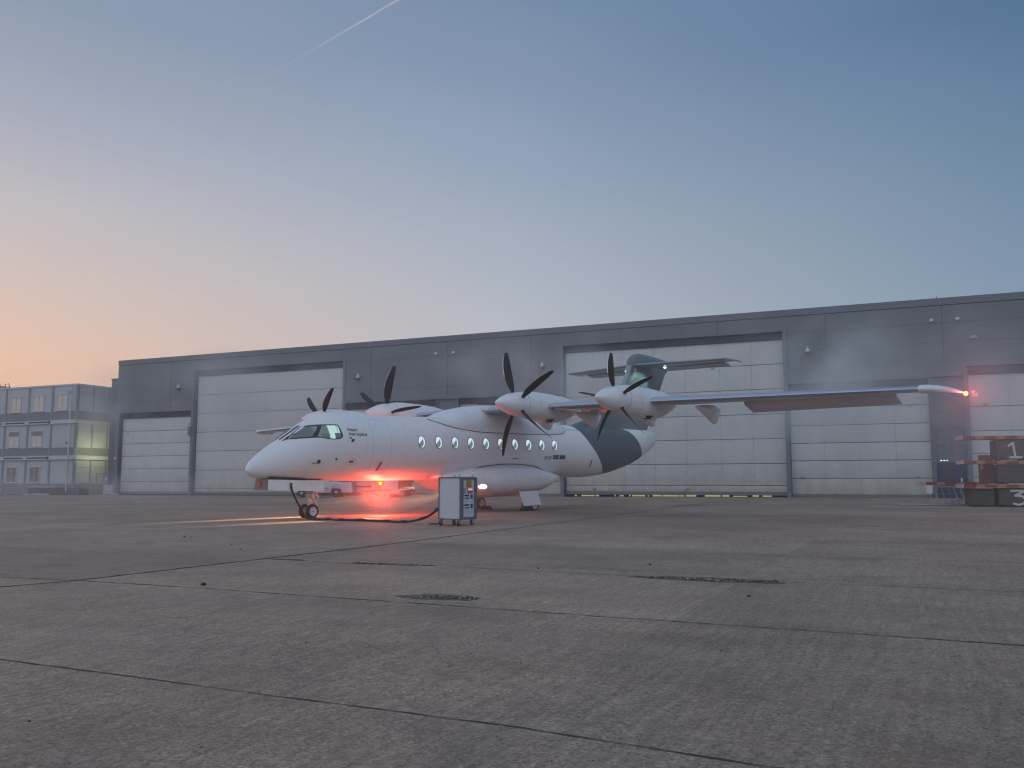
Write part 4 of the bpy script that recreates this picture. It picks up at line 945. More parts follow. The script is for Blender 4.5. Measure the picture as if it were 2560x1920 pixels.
# ------------------------------------------------------------------ container offices
CP = Vector((-34.4, 71, 0))
off = thing('office_block', 'three storey block of stacked pale office containers left of the hangar', 'office building', CP, HROT)
M_cw = mat('container_panel', (.47, .485, .5), .55, noise=.06, nscale=1.2)
M_cg = mat('container_grey_band', (.18, .19, .205), .6, noise=.08)
M_cb = mat('container_beam', (.52, .54, .57), .5, noise=.06)
M_cp = mat('container_post', (.22, .24, .27), .5)
XL = -27.0; DEP = 7.2
wl = MB(); wl.bx(XL, -.02, .03, DEP, .25, 8.9); wl.build('wall', M_cw, off)
MB().bx(XL, .02, -.04, DEP + .05, 8.9, 9.03).build('roof', M_cb, off)
for z0, z1 in ((6.18, 6.86), (3.37, 3.97), (.3, 1.12)):
    MB().bx(XL, -.1, 0, .028, z0, z1).bx(-.02, .005, .05, DEP, z0, z1).build('wall_band', M_cg, off)
posts = [-.1 - 2.75 * i for i in range(10)]
for fl_, (z0, z1) in enumerate(((.3, 2.98), (3.32, 5.86), (6.16, 8.9))):
    for x in posts: MB().bx(x - .09, x + .09, -.03, .03, z0, z1).build('wall_post', M_cp, off)
    for y in (.1, 1.52, 3.0, 4.5): MB().bx(-.02, .02, y - .06, y + .06, z0, z1).build('wall_post', M_cp, off)
    MB().bx(-.02, .008, .05, DEP, z0 + (z1 - z0) * .78, z0 + (z1 - z0) * .78 + .015).build('panel_seam', M_cp, off)
for z in (3.02, 5.88):
    bm_ = MB()
    for i, x in enumerate(posts[:-1]):
        x1, x0 = x, posts[i + 1]
        if i == 0: bm_.bx(x0 + .08, x1 + .1, -.14, .04, z, z + .3)
        else:
            bm_.bx(x0 + .22, x1 - .22, -.14, .04, z, z + .09); bm_.bx(x0 + .22, x1 - .22, -.14, .04, z + .2, z + .28); bm_.bx(x0 - .22, x0 + .22, -.14, .04, z, z + .28)
    bm_.bx(-.02, .1, -.02, DEP, z, z + .28); bm_.build('floor_beam', M_cb, off)
    MB().bx(XL, posts[1], -.05, .04, z + .09, z + .2).build('beam_slot', M_dark, off)
M_pane = mat('office_pane', (.62, .52, .41), .12, coat=1, noise=.1, nscale=3); M_panelow = mat('office_pane_dark', (.11, .1, .1), .08, coat=1, noise=.45, nscale=2.2); M_wf = mat('window_frame_pale', (.55, .56, .58), .5)  # pale panes: beige base stands in for reflected sunset and blinds
M_blind = mat('roller_shutter', (.2, .2, .21), .6)
def owin(x, z0, z1, pm, blind=False):
    f_ = MB()
    for a, c in ((x - .62, x - .55), (x + .55, x + .62), (x - .03, x + .03)): f_.bx(a, c, -.02, .03, z0, z1)
    f_.bx(x - .68, x + .68, -.07, .03, z0 - .1, z0 - .01); f_.bx(x - .66, x + .66, -.05, .03, z1 + .005, z1 + .07)
    o = f_.build('window', M_wf, off)
    MB().bx(x - .55, x + .55, .005, .022, z0, z1).build('pane', pm, o)
    if blind: MB().bx(x - .6, x + .6, -.03, -.02, z1 - .34, z1).build('shutter', M_blind, o)
for i in range(9):
    x = -1.75 - 2.7 * i
    owin(x, 7.0, 8.2, M_pane)
    if i > 0: owin(x - .02, 4.12, 5.32, M_pane, i in (1, 2, 4)); owin(x - .05, 1.26, 2.42, M_panelow)
MB().tube([(-.6, -.12, 8.75), (-.6, -.12, 3.4), (-.55, -.2, 3.2), (-.66, -.12, 2.9), (-.66, -.12, .5)], .05, 8).build('drainpipe', M_cb, off, 50)
for x, z in ((-.85, 8.37), (-1.02, 4.33)): MB().bx(x - .07, x + .07, -.1, .02, z - .06, z + .06, .02).build('wall_vent', M_cp, off)

# ------------------------------------------------------------------ clutter along the foot of the containers
def wp(u_s, y_):  # point along the hangar line, y_ towards the camera (negative = in front)
    p = hg(u_s, y_); return Vector((p.x, p.y, G(p.x, p.y)))
M_mesh = mat('fence_wire', (.2, .23, .25), .5, metal=.4)
def fence(name, label, x0, x1, y0, h, lean=0):
    p = wp(x0, y0); f_ = thing(name, label, 'fence', p, HROT, 'site fence panels'); L_ = x1 - x0
    fr = MB(); fr.tube([(0, lean, 0), (0, 0, h), (L_, 0, h), (L_ - .15 * (lean != 0), lean, 0)], .03, 6, True); fr.tube([(L_, 0, h), (L_ - .4, .3, 0)], .02, 6); fr.build('fence_frame', M_mesh, f_)
    wm = MB(); n = int(L_ / .11)
    for i in range(1, n): wm.tube([(L_ * i / n, lean, .1), (L_ * i / n, 0, h)], .004, 3, False)
    for k in range(1, 6): wm.tube([(0, lean * (1 - k / 6), h * k / 6), (L_, lean * (1 - k / 6), h * k / 6)], .004, 3, False)
    wm.build('fence_mesh', M_mesh, f_)
    MB().box((L_ - .2, .1, .07), (.62, .24, .14), bev=.03).build('fence_foot', mat('fence_foot_concrete', (.5, .5, .5), .8) if 'fence_foot_concrete' not in bpy.data.materials else bpy.data.materials['fence_foot_concrete'], f_)
    MB().bx(L_ * .45, L_ * .45 + .2, -.02, -.01, h * .72, h * .8).build('fence_tag', M_rim, f_)
fence('fence_panel', 'dark mesh fence panel leaning by the hangar corner post', -.95, 1.2, -.8, 1.68)
fence('fence_panel', 'mesh fence panel on a pale foot before the office block windows', -14.6, -10.6, -1.2, 1.8)
fence('fence_panel', 'mesh fence panel at the left edge of the picture', -18.7, -14.7, -1.2, 1.8)
def pile(name, label, cat, x, y, m, boxes):
    t = thing(name, label, cat, wp(x, y), HROT)
    for i, (nm, mm, bb) in enumerate(boxes): bb.build(nm, mm, t)
    return t
M_tarp = mat('dark_sheeting', (.025, .028, .032), .55, noise=.3, nscale=3, bump=.5, bscale=4)
q = MB(); 
for i in range(7):
    x0 = -7.9 + i * .82
    q.loft([[(x0, -.5, 0), (x0, -.46, .52), (x0, .46, .58), (x0, .5, 0)], [(x0 + .86, -.5, 0), (x0 + .86, -.46, .56), (x0 + .86, .46, .55), (x0 + .86, .5, 0)]])
cov = thing('covered_stack', 'low dark sheet covered stack in front of the office block', 'stack', wp(0, -.9), HROT); q.build('cover', M_tarp, cov)
MB().bx(-7.5, -4.6, -.6, -.5, .6, .66).build('plank', M_wf, cov)
MB().bx(-6.9, -5.2, -.8, -.62, .0, .1).build('plank', M_wf, cov); MB().bx(-7.9, -6.6, -.9, -.7, .0, .07).build('plank', M_wf, cov)
bm2 = thing('dirt_bank', 'dark earth bank at the far left below the office windows', 'earth', wp(-11.2, -.5), HROT)
pts = []
q = MB(); n = 26
rr = [[(-6 + 12 * i / n, -.7, 0), (-6 + 12 * i / n, -.2, (.4 + .12 * math.sin(i * 1.3)) * math.sin(max(.08, i / n) * math.pi) ** .4), (-6 + 12 * i / n, .25, .35 * math.sin(max(.08, i / n) * math.pi) ** .4), (-6 + 12 * i / n, .6, 0)] for i in range(n + 1)]
q.loft(rr, True, False).build('bank', mat('dark_earth', (.04, .04, .04), .9, noise=.4, nscale=4, bump=.6, bscale=8), bm2)
rk = thing('barrier_rack', 'row of upright barrier bars by the lit container end', 'barrier', wp(-3.0, -.7), HROT)
q = MB(); q.tube([(0, 0, .3), (0, 0, .95), (1.6, 0, .95), (1.6, 0, .3)], .03, 6)
for i in range(15): q.tube([(.1 + i * .1, 0, .3), (.1 + i * .1, 0, .95)], .01, 4)
q.build('rack_frame', M_mesh, rk)
tr_ = thing('trestle', 'small steel trestle table by the lit container end', 'trestle', wp(-4.0, -.8), HROT)
q = MB(); q.bx(-.5, .5, -.3, .3, .62, .68); [q.tube([(sx * .45, sy * .25, 0), (sx * .3, sy * .2, .62)], .025, 6) for sx in (-1, 1) for sy in (-1, 1)]; q.tube([(-.8, 0, 0), (-.75, 0, .95)], .03, 6); q.build('trestle_frame', mat('trestle_blue', (.08, .12, .17), .5), tr_)
# pale cabinet at the foot of the hangar corner
cb = thing('utility_cabinet', 'pale grey utility cabinet at the foot of the hangar corner', 'cabinet', wp(-.75, -.15), HROT)
MB().bx(0, .95, -.15, .1, .05, .78, .02).build('cabinet_body', M_cw, cb); MB().bx(-.15, .4, -.13, -.02, .78, 1.75, .02).build('cabinet_riser', M_cp, cb)

# ------------------------------------------------------------------ tree behind the office block
def tree(x, y, h, cr, label):
    t = thing('tree', label, 'tree', (x, y, G(x, y)), 0)
    tk = MB(); tk.tube([(0, 0, 0), (.1, .05, h * .35), (-.05, .1, h * .55), (.1, 0, h * .7)], [.28, .2, .14, .06], 9)
    for k in range(7):
        a = k * 2.4; z0 = h * (.3 + .05 * k); tk.tube([(0, 0, z0), (math.cos(a) * cr * .35, math.sin(a) * cr * .35, z0 + h * .06), (math.cos(a) * cr * .7, math.sin(a) * cr * .7, z0 + h * .1)], [.1, .06, .02], 6)
    tk.build('trunk', mat('bark', (.06, .045, .035), .9, noise=.3, nscale=6), t, 50)
    lf = MB(); cl = [(random.gauss(0, .42) * cr, random.gauss(0, .42) * cr, h * .68 + random.uniform(-.06, .055) * h, random.uniform(.35, .7)) for _ in range(60)]
    for cx, cy_, cz, s_ in cl:
        for _ in range(130):
            d = Vector((random.gauss(0, 1), random.gauss(0, 1), random.gauss(0, .8))).normalized() * s_ * random.uniform(.4, 1.15)
            c = Vector((cx, cy_, cz)) + d; a = Vector((random.gauss(0, 1), random.gauss(0, 1), random.gauss(0, 1))).normalized(); b_ = a.cross(Vector((random.gauss(0, 1), random.gauss(0, 1), 1))).normalized(); z_ = random.uniform(.07, .14)
            lf.add([c - a * z_, c - b_ * z_ * .5, c + a * z_, c + b_ * z_ * .5], [(0, 1, 2, 3)])
    lf.build('crown', mat('dark_foliage', (.05, .05, .03), .8, noise=.4, nscale=1.5), t)
tree(-50.9, 89.5, 13.8, 2.6, 'dark leafy tree crown showing above the office block roof')

# ------------------------------------------------------------------ ground power cabinet on castors
cyaw = math.atan2(.55, .835)
CX, CY = -1.304, 22.8
# local frame: origin under the near corner; x towards the right-far edge, y towards the left-far edge
gp = thing('power_cabinet', 'white wheeled power cabinet with a grey front frame and hazard sign', 'cabinet', (CX, CY, G(CX, CY)), math.atan2(.835, .55))
M_cab1 = mat('cabinet_white', (.6, .6, .64), .5, noise=.04, nscale=6); M_cabf = mat('cabinet_frame_grey', (.1, .115, .14), .45, noise=.08, nscale=10); M_fp = mat('faceplate', (.5, .54, .62), .4)
LX, LY, Z0, Z1 = .676, .69, .165, 1.215
MB().bx(.02, LX - .02, .0, LY, Z0 + .01, Z1 - .012, .008).build('cabinet_body', M_cab1, gp)
MB().bx(-.004, LX + .004, -.002, LY + .004, Z1 - .012, Z1 + .012, .005).bx(-.004, LX + .004, -.002, LY + .004, Z0 - .01, Z0 + .012, .004).bx(.0, .02, LY - .02, LY + .004, Z0, Z1).bx(0, .022, -.002, .022, Z0, Z1).build('cabinet_edge', M_cabf, gp)
ff = MB(); y = -.012; ff.bx(.0, .1, y - .02, .0, Z0, Z1); ff.bx(LX - .1, LX + .01, y - .02, .0, Z0, Z1); ff.bx(.1, LX - .1, y - .02, 0, Z1 - .055, Z1); ff.bx(.1, LX - .1, y - .02, 0, Z0, Z0 + .05)
ff.build('front_frame', M_cabf, gp)
fp = MB(); zs = [Z0 + .05, .36, .6, .80, .875, .945, Z1 - .055]
for a, c in zip(zs, zs[1:]): fp.bx(.1, LX - .1, -.014, -.002, a + .003, c - .003)
fp = fp.build('faceplate', M_fp, gp)
sg = MB().bx(.22, .47, -.018, -.015, .965, 1.15).build('warning_sign', mat('sign_yellow', (.42, .27, .03), .5), gp)
q = MB(); tri = [(.345, 1.14), (.245, .98), (.445, .98)]; tri2 = [(.345, 1.112), (.27, .993), (.42, .993)]
for i in range(3):
    a, c, a2, c2 = tri[i], tri[(i + 1) % 3], tri2[i], tri2[(i + 1) % 3]; q.quad((a[0], -.0195, a[1]), (c[0], -.0195, c[1]), (c2[0], -.0195, c2[1]), (a2[0], -.0195, a2[1]))
q.add([(x, -.0195, z) for x, z in ((.35, 1.085), (.327, 1.04), (.343, 1.04), (.333, 1.0), (.362, 1.052), (.346, 1.052))], [(0, 1, 2, 5), (2, 3, 4, 5)])
q.build('hazard_symbol', M_mark, sg)
M_scr = mat('display_black', (.01, .01, .012), .2)
for zc, lit in ((.915, True), (.838, False)):
    o = MB().bx(.28, .5, -.02, -.015, zc - .022, zc + .022).build('display', M_scr, fp)
    q = MB()
    for x in (.32, .355, .41, .445): q.bx(x, x + .026, -.022, -.0205, zc - .013, zc + .013)
    q.build('display_digits', emit('led_red' + ('' if lit else '_dim'), (1, .12, .08), 5 if lit else .25), o)
    q = MB()
    for i in range(2):
        for j in range(3): q.bx(.125 + j * .035, .143 + j * .035, -.02, -.015, zc - .025 + i * .028, zc - .007 + i * .028)
    q.build('key_group', M_scr, fp)
MB().bx(.5, .515, -.02, -.015, .908, .925).build('status_lamp', emit('led_green', (.25, 1, .3), 1.5), fp)
for zc in (.73, .49):
    q = MB(); q.bx(.18, .36, -.02, -.015, zc + .01, zc + .05); q.bx(.43, .51, -.022, -.015, zc - .05, zc + .055)
    for x in (.13, .16): q.bx(x - .012, x + .012, -.022, -.015, zc - .05, zc - .03); q.bx(x - .012, x + .012, -.022, -.015, zc + .02, zc + .04)
    for x in (.22, .3): q.bx(x, x + .05, -.024, -.015, zc - .055, zc - .02)
    q.build('socket_row', M_scr, fp)
for x, y in ((.05, .06), (.05, LY - .06), (LX - .06, .06), (LX - .06, LY - .06)):
    rg = MB(); rg.tube([(x + .033 * math.cos(k / 14 * math.tau), y, Z1 + .05 + .033 * math.sin(k / 14 * math.tau)) for k in range(15)], .008, 6); rg.tube([(x, y, Z1), (x, y, Z1 + .02)], .012, 6); rg.build('lifting_eye', M_steel, gp, 60)
    c_ = MB(); c_.lathe([(-.02, .02), (-.022, .055), (-.012, .062), (.012, .062), (.022, .055), (.02, .02)], (x + .01, y + .02, .062), 'Y', 20); c_ = c_.build('castor', M_black, gp, 50)
    f_ = MB(); f_.bx(x - .03, x + .05, y - .012, y - .006, .05, .13); f_.bx(x - .03, x + .05, y + .046, y + .052, .05, .13); f_.bx(x - .04, x + .06, y - .02, y + .06, .128, .158); f_.build('castor_fork', M_steel, c_)
# trailing cables
def gpt(x, y, dz=.03): return (x, y, G(x, y) + dz)
ct = pw(9.08, .22, -1.1)
def spline(P, n=10):
    P = [Vector(p) for p in P]; Q = [P[0] * 2 - P[1]] + P + [P[-1] * 2 - P[-2]]; out = []
    for i in range(1, len(Q) - 2):
        a, b_, c, d = Q[i - 1], Q[i], Q[i + 1], Q[i + 2]
        for k in range(n):
            t = k / n; out.append(.5 * ((2 * b_) + (c - a) * t + (2 * a - 5 * b_ + 4 * c - d) * t * t + (3 * b_ - a - 3 * c + d) * t**3))
    return out + [P[-1]]
cab_back = Vector((CX, CY, 0)) + Vector((math.cos(math.atan2(.835, .55)), math.sin(math.atan2(.835, .55)), 0)) * .3 + Vector((-math.sin(math.atan2(.835, .55)), math.cos(math.atan2(.835, .55)), 0)) * (.69 + .01)
cb_ = Vector((cab_back.x, cab_back.y, G(*cab_back.xy)))
cpath = [pw(9.27, .42, -.9), pw(9.229, .42, -1.14), pw(9.015, .42, -1.515), pw(8.8, .42, -1.839), pw(8.68, .42, -1.95), gpt(-5.72, 26.5), gpt(-5.3, 26.35), gpt(-4.95, 26.0), gpt(-4.47, 25.85), gpt(-3.67, 25.2), gpt(-3.15, 24.75), gpt(-2.75, 24.4, .05), gpt(-2.3, 24.0, .16), gpt(-1.98, 23.75, .36), cb_ + Vector((-.02, 0, .55))]
cc = spline(cpath)
for nm, dx in (('power_cable', 0), ):
    q = MB(); q.tube(cc, .03, 7)
    tw = [p + Vector((.028 * math.cos(i * .55), .02 * math.sin(i * .4), .012 + .016 * math.sin(i * .55))) for i, p in enumerate(cc)]
    q.tube(tw[18:], .022, 6)
    tag(q.build(nm, M_black, None, 60), 'thick black power cable lying from the nose door to the white cabinet', 'cable')
tag(MB().tube(spline([cb_ + Vector((-.03, -.02, .5)), cb_ + Vector((-.12, 0, .3)), cb_ + Vector((-.16, .02, .06)), cb_ + Vector((-.3, .1, .03)), cb_ + Vector((-.42, .0, .03)), cb_ + Vector((-.2, -.1, .03))]), .014, 6).build('earth_lead', M_black, None, 60), 'thin dark lead hanging behind the white power cabinet', 'cable')
# wheel chock with rope behind the far main wheel
p = pw(-.72, -1.05, -2.03); ck = thing('wheel_chock', 'small dark wheel chock behind the far main wheel', 'chock', (p.x, p.y, G(p.x, p.y)), plane.rotation_euler.z)
MB().loft([[(-.14, -.12, 0), (.14, -.12, 0), (.0, -.12, .13)], [(-.14, .12, 0), (.14, .12, 0), (.0, .12, .13)]]).build('chock_block', M_black, ck)
MB().tube([(.1, 0, .05), (.22, 0, .12), (.32, -.05, .1), (.4, -.05, .012), (.5, .0, .012)], .012, 6).build('chock_rope', M_black, ck)
p = pw(-.05, 1.33, -2.03); ck = thing('wheel_chock', 'small dark wheel chock in front of the near main wheel', 'chock', (p.x, p.y, G(p.x, p.y)), plane.matrix_world.to_euler().z)
MB().loft([[(-.12, -.14, 0), (.12, -.14, 0), (.0, -.14, .12)], [(-.12, .14, 0), (.12, .14, 0), (.0, .14, .12)]]).build('chock_block', M_black, ck)

# ------------------------------------------------------------------ concrete ballast blocks and striped beams, right edge
BX, BY = 18.1, 33.8; BR = R(-14)
bd = Vector((math.cos(BR), math.sin(BR), 0)); bi = Vector((-math.sin(BR), math.cos(BR), 0)); BG = G(BX, BY)
def bp(x, y, z=0): p = Vector((BX, BY, BG + z)) + bd * x + bi * y; return p
M_conc = mat('block_concrete', (.085, .072, .062), .9, noise=.3, nscale=2.5, bump=.5, bscale=9)
M_cpaint = mat('chalk_white', (.6, .6, .6), .85, noise=.15, nscale=12)
def block(x, y, z, lx, ly, lz, label, mark=None):
    t = thing('concrete_block', label, 'concrete block', bp(x, y, z), BR, 'stacked concrete blocks')
    b_ = MB(); b_.bx(0, lx, 0, ly, .03, lz, .045); b_.bx(.14, .36, .02, ly - .02, 0, .04); b_.bx(lx - .36, lx - .14, .02, ly - .02, 0, .04); b_.build('block_body', M_conc, t)
    if mark:
        q = MB()
        for st in mark:
            P = [Vector((a, -.004, c)) for a, c in st]
            for a, c in zip(P, P[1:]):
                d = (c - a).normalized(); n = Vector((-d.z, 0, d.x)) * .04
                q.add([a - n - d * .012, c - n + d * .012, c + n + d * .012, a + n - d * .012], [(0, 1, 2, 3)]); q.v[-4:] = [v + Vector((0, -.0005 * len(q.f), 0)) for v in q.v[-4:]]
        q.build('painted_number', M_cpaint, t)
    return t
one = [[(.42, .52), (.58, .64), (.64, .1)], [(.44, .1), (.86, .1)]]
three = [[(.4, .6), (.9, .6), (.55, .42), (.78, .4), (.9, .28), (.84, .14), (.66, .08), (.48, .13)]]
block(-.92, .1, 0, .86, .9, .68, 'grey concrete block at the bottom left end of the stack')
block(.04, 0, 0, 1.7, .9, .7, 'concrete block painted with a white 3 at the bottom of the stack', three)
block(.04, 0, .84, 1.7, .9, .74, 'unmarked concrete block in the middle of the stack')
block(.04, 0, 1.74, 1.3, .9, .76, 'concrete block painted with a white 1 on top of the stack', one)
block(1.4, 0, 1.74, 1.3, .9, .76, 'top concrete block cut by the right edge of the picture', [[(.1, .1), (.1, .62)]])
block(1.8, 0, 0, 1.7, .9, .7, 'bottom concrete block cut by the right edge of the picture'); block(1.8, 0, .84, 1.7, .9, .74, 'middle concrete block cut by the right edge of the picture')
M_red = mat('stripe_red', (.24, .035, .03), .6, noise=.15, nscale=6); M_yell = mat('stripe_yellow', (.42, .2, .06), .6, noise=.15, nscale=6); M_pend = mat('beam_end_pale', (.5, .35, .36), .6)
def beam(x0, x1, y, z, label, h=.12):
    t = thing('striped_beam', label, 'beam', bp(x0, y, z), BR, 'red and yellow striped beams')
    b_ = MB(); L_ = x1 - x0; x, k = 0, 0
    b_.cur = 0
    while x < L_:
        w_ = .42 if k % 2 == 0 else .3
        b_.cur = k % 2; b_.bx(x, min(L_, x + w_), -.04, .9, 0, h); x += w_; k += 1
    b_.build('beam_body', [M_red, M_yell], t); MB().bx(-.09, 0, -.06, .92, -.01, h + .015, .01).build('beam_end', M_pend, t)
beam(-1.15, 3.2, -.05, .71, 'striped beam lying on the bottom blocks')
beam(-1.1, 3.2, -.05, 1.6, 'striped beam lying on the middle blocks'); beam(-1.1, 3.2, -.05, 2.52, 'striped beam lying on the topmost blocks')
beam(-2.05, .2, 2.2, .8, 'short striped beam behind the stack over the scaffold frames')
t = thing('board', 'brown board with a white paper label leaning beside the concrete blocks', 'board', bp(-.455, .6, .85), BR)
MB().bx(0, .53, 0, .03, 0, 1.1).build('board_panel', mat('board_brown', (.2, .085, .05), .7, noise=.15, nscale=3), t); MB().bx(.06, .17, -.006, -.002, .55, .78).build('paper_label', M_rim, t)
t = thing('scaffold_frames', 'pile of grey scaffold frames on the ground by the glazed entrance', 'scaffolding', bp(-2.0, 1.8), BR)
for i in range(6):
    q = MB(); a = .3 * i - .6; x0 = .12 + i * .26
    q.tube([(x0, .1 * i, .03), (x0 - .15, .3, .72), (x0 + .8, .3, .74), (x0 + .95, .1 * i, .03)], .024, 6); q.tube([(x0 - .1, .25, .45), (x0 + .85, .25, .45)], .018, 6); q.tube([(x0 + .1, -.35, .04 + i * .02), (x0 + .7, .5, .1 + .08 * i)], .02, 6)
    q.build('frame_tube', M_steel, t)
MB().bx(-.1, .12, -.1, .25, .45, .78, .02).build('clamp_box', M_rim, t)
t = thing('ladder', 'flat grey ladder lying on the ground near the glazed entrance', 'ladder', bp(-3.3, 1.2), BR)
q = MB(); q.tube([(0, 0, .04), (2.4, .1, .04)], .03, 6); q.tube([(-.3, .4, .04), (2.2, .55, .04)], .03, 6)
for i in range(9): q.tube([(-.1 + i * .27, .02, .04), (-.3 + i * .28, .42, .04)], .018, 5)
q.build('ladder_frame', M_steel, t)

# ------------------------------------------------------------------ ground vehicles seen below the fuselage
M_vw = mat('vehicle_white', (.62, .62, .63), .45, noise=.08, nscale=3); M_vd = mat('vehicle_dark', (.05, .045, .045), .7, noise=.2)
vz = G(-11, 57.9)
v = thing('belt_loader', 'white airport belt loader parked below the aircraft nose in front of the hangar door', 'vehicle', (-11, 57.9, vz), 0)
def vx(x): return (x + 10.7) * 57.9 / 56 - .06
q = MB(); q.bx(vx(-13.4), vx(-10.35), -.9, .9, .3, .42); q.bx(vx(-12.5), vx(-9.75), -.95, .95, .55, .95, .03); q.bx(vx(-10.3), vx(-9.7), -.98, .9, .3, .58, .02); q.build('body', M_vw, v)
q = MB(); q.bx(vx(-13.1), vx(-12.5), -.85, .85, .36, .66, .03); q.bx(vx(-10.25), vx(-9.35), -.9, .9, .08, .3); q.bx(vx(-13.2), vx(-11.2), -.7, .7, .12, .3); q.build('chassis', M_vd, v)
arch = MB(); A1 = [(vx(-10.7) + .46 * math.cos(a), -1.0, .38 + .46 * math.sin(a)) for a in (k / 12 * math.pi for k in range(13))]; A2 = [(x, -.6, z) for x, _, z in A1]; B1 = [(vx(-10.7) + .37 * math.cos(a), -1.0, .38 + .37 * math.sin(a)) for a in (k / 12 * math.pi for k in range(13))]
arch.add(A1 + B1 + A2, [(i, i + 1, 14 + i, 13 + i) for i in range(12)] + [(i, i + 1, 27 + i, 26 + i) for i in range(12)]); arch.build('wheel_arch', M_vw, v)
for x in (vx(-10.7), vx(-12.8)):
    for y in (-.8, .8):
        r_ = .34 if x > -1 else .27
        w1 = MB().lathe([(-.12, .1), (-.13, r_ * .8), (-.08, r_), (.08, r_), (.13, r_ * .8), (.12, .1)], (x, y, r_), 'Y', 24).build('wheel', M_tyre, v, 50); MB().lathe([(-.135, .03), (-.135, .07), (.135, .07), (.135, .03)], (x, y, r_), 'Y', 12).build('hub', M_rim, w1)
q = MB()
for z0, z1 in ((1.0, 1.06), (1.16, 1.22)):
    for y in (-.55, .55): q.loft([[(vx(-13.2), y, z0 - .1), (vx(-13.2), y + .05, z0 - .1), (vx(-13.2), y + .05, z1 - .1), (vx(-13.2), y, z1 - .1)], [(vx(-8.3), y, z0 + .12), (vx(-8.3), y + .05, z0 + .12), (vx(-8.3), y + .05, z1 + .12), (vx(-8.3), y, z1 + .12)]])
q.build('conveyor_rail', M_vw, v)
MB().loft([[(vx(-13.3), -.5, 1.02), (vx(-13.3), .5, 1.02), (vx(-13.3), .5, 1.1), (vx(-13.3), -.5, 1.1)], [(vx(-8.2), -.5, 1.24), (vx(-8.2), .5, 1.24), (vx(-8.2), .5, 1.32), (vx(-8.2), -.5, 1.32)]]).build('conveyor_belt', M_vd, v)
q = MB()
for i in range(7): q.bx(vx(-12.2 + i * .55), vx(-12.2 + i * .55) + .04, -.6, -.55, .95, 1.1)
q.bx(vx(-9.7), vx(-8.8), -.6, .6, .62, .74); q.build('conveyor_strut', M_vd, v)
q = MB()
for i in range(7): q.bx(vx(-9.6) + i * .1, vx(-9.6) + i * .1 + .05, -.62, -.605, .72, .76)
q.build('light_row', mat('light_row_amber', (.7, .35, .2), .4), v)  # string of lights without emission, their light put into the amber colour
t = thing('cargo_dolly', 'low dark cargo dolly behind the red beacon glow', 'trolley', (-7.6, 58.2, G(-7.6, 58.2)), 0)
MB().bx(-1.3, 1.3, -.8, .8, .32, .44, .02).build('deck', M_vd, t)
for x in (-.9, .9):
    for y in (-.7, .7): MB().lathe([(-.07, .05), (-.07, .14), (.07, .14), (.07, .05)], (x, y, .16), 'Y', 18).build('wheel', M_tyre, t, 50)
MB().tube([(-1.3, 0, .35), (-1.9, 0, .3), (-2.1, 0, .12)], .035, 6).build('tow_bar', M_vd, t)
MB().bx(-.75, .35, -.6, .6, .44, 1.1, .03).bx(-.7, .3, -.62, -.6, .75, .78).build('drive_unit', M_vw, t)
cbx = thing('cargo_crate', 'orange brown cargo crate standing on the cargo dolly', 'crate', (-6.85, 58.2, G(-7.6, 58.2) + .44), 0)
MB().bx(-.36, .36, -.55, .55, 0, .85, .02).bx(-.38, -.32, -.57, -.55, 0, .85).bx(.32, .38, -.57, -.55, 0, .85).bx(-.38, .38, -.57, -.55, .38, .44).build('crate_body', mat('crate_orange', (.35, .12, .05), .7, noise=.2, nscale=4), cbx)

# ------------------------------------------------------------------ haze over the whole apron, smoke around the beacon
def vol(name, dens, aniso=.2, col=(.98, .98, 1)):
    m = bpy.data.materials.new(name); m.use_nodes = True; t = m.node_tree; t.nodes.remove(t.nodes['Principled BSDF'])
    pv = t.nodes.new('ShaderNodeVolumePrincipled'); pv.inputs['Density'].default_value = dens; pv.inputs['Anisotropy'].default_value = aniso; pv.inputs['Color'].default_value = (*col, 1)
    t.links.new(pv.outputs[0], t.nodes['Material Output'].inputs['Volume']); return m, t, pv
mh, _, _ = vol('haze_air', .0022, .25)
hz = MB().bx(-75, 75, -12, 125, -1.5, 16).build('haze', mh); tag(hz, 'thin smoky haze drifting over the apron', kind='stuff')

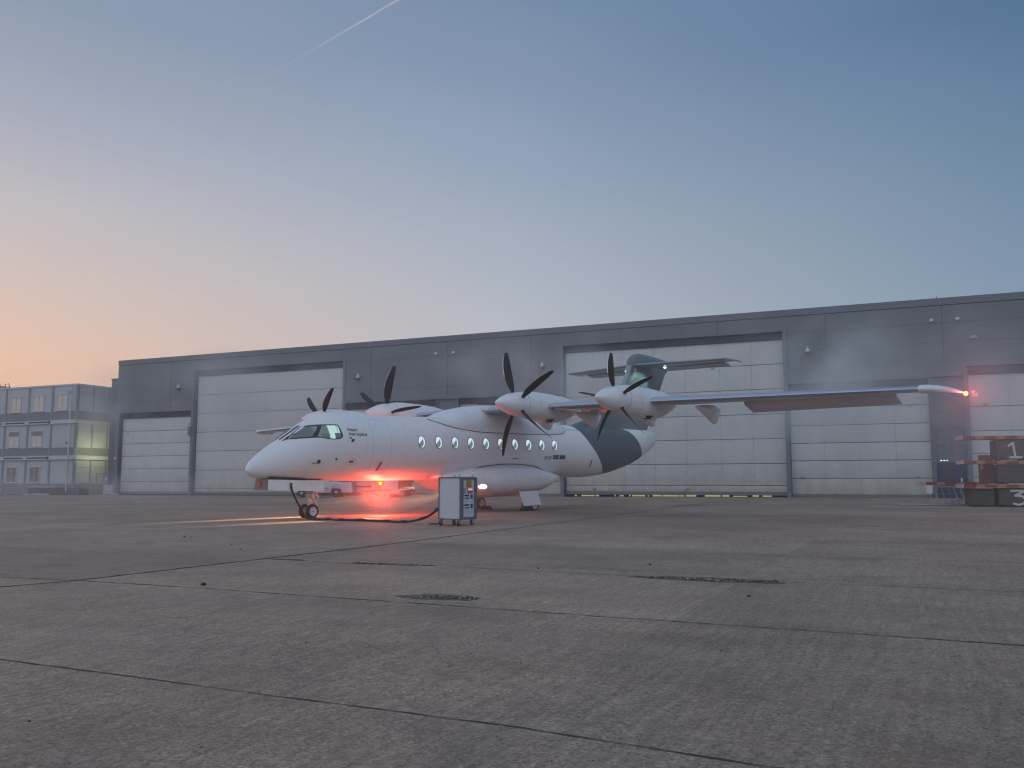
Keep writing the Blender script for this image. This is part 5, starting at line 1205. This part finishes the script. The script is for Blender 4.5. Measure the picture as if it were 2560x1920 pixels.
def smoke(name, label, c, size, rot, dens, nscale, lo, hi, seed, col=(.9, .9, .9), aniso=.1):
    m, t, pv = vol(name + '_vapour', 0, aniso, col)
    NN, LL = t.nodes, t.links
    tc_ = NN.new('ShaderNodeTexCoord'); mp = NN.new('ShaderNodeMapping'); mp.inputs['Scale'].default_value = tuple(1 / q for q in size); LL.new(tc_.outputs['Object'], mp.inputs[0])
    ln = NN.new('ShaderNodeVectorMath'); ln.operation = 'LENGTH'; LL.new(mp.outputs[0], ln.inputs[0])
    fo = NN.new('ShaderNodeMapRange'); fo.interpolation_type = 'SMOOTHSTEP'; fo.inputs[1].default_value = 1; fo.inputs[2].default_value = .15; LL.new(ln.outputs['Value'], fo.inputs[0])
    n = NN.new('ShaderNodeTexNoise'); n.noise_dimensions = '4D'; n.inputs['W'].default_value = seed; n.inputs['Scale'].default_value = nscale; n.inputs['Detail'].default_value = 4; n.inputs['Roughness'].default_value = .55; LL.new(tc_.outputs['Object'], n.inputs['Vector'])
    nr = NN.new('ShaderNodeMapRange'); nr.inputs[1].default_value = lo; nr.inputs[2].default_value = hi; LL.new(n.outputs['Fac'], nr.inputs[0])
    a = NN.new('ShaderNodeMath'); a.operation = 'MULTIPLY'; LL.new(fo.outputs[0], a.inputs[0]); LL.new(nr.outputs[0], a.inputs[1])
    b = NN.new('ShaderNodeMath'); b.operation = 'MULTIPLY'; LL.new(a.outputs[0], b.inputs[0]); b.inputs[1].default_value = dens; LL.new(b.outputs[0], pv.inputs['Density'])
    rings = []
    for i in range(1, 12):
        q = i / 12 * math.pi; rings.append([(size[0] * math.sin(q) * math.cos(k / 20 * math.tau), size[1] * math.sin(q) * math.sin(k / 20 * math.tau), size[2] * math.cos(q)) for k in range(20)])
    o = MB().loft(rings).build(name, m); o.location = c; o.rotation_euler = (0, 0, rot)
    return tag(o, label, kind='stuff')
p = pw(3.6, .4, -1.45); YAW = math.atan2(AX.col[0].y, AX.col[0].x)
smoke('smoke', 'pale smoke lit red around the belly beacon', p, (6.5, 3.6, 1.35), YAW, .055, .9, .3, .75, 3.1)
p = pw(-.6, 16.6, .9)
smoke('smoke', 'thin smoke glowing pink around the wing tip lamp', p, (3.3, 3.0, 3.0), 0, .15, .6, .3, .75, 8.4)
p = hg(47, -7)
smoke('smoke', 'thin smoke drifting past the right half of the hangar', Vector((p.x, p.y, 6.2)), (20, 5.5, 4.2), HROT, .42, .2, .48, .66, 5.7, (.96, .98, 1))
p = hg(13, -5)
smoke('smoke', 'thin dark smoke drifting past the left hangar doors', Vector((p.x, p.y, 6.6)), (17, 4, 4.4), HROT, .4, .22, .49, .66, 1.3, (.85, .85, .88))

p = hg(6, -9)
smoke('smoke', 'low pale mist along the ground before the left hangar doors', Vector((p.x, p.y, .9)), (24, 8, 1.3), HROT, .05, .2, .35, .7, 2.2, (1, 1, 1))

p = pw(5.54, 0, -1.1)
smoke('smoke', 'small dense puff of smoke glowing red round the belly beacon', p, (1.9, 1.6, .9), YAW, .16, .9, .25, .7, 6.6)
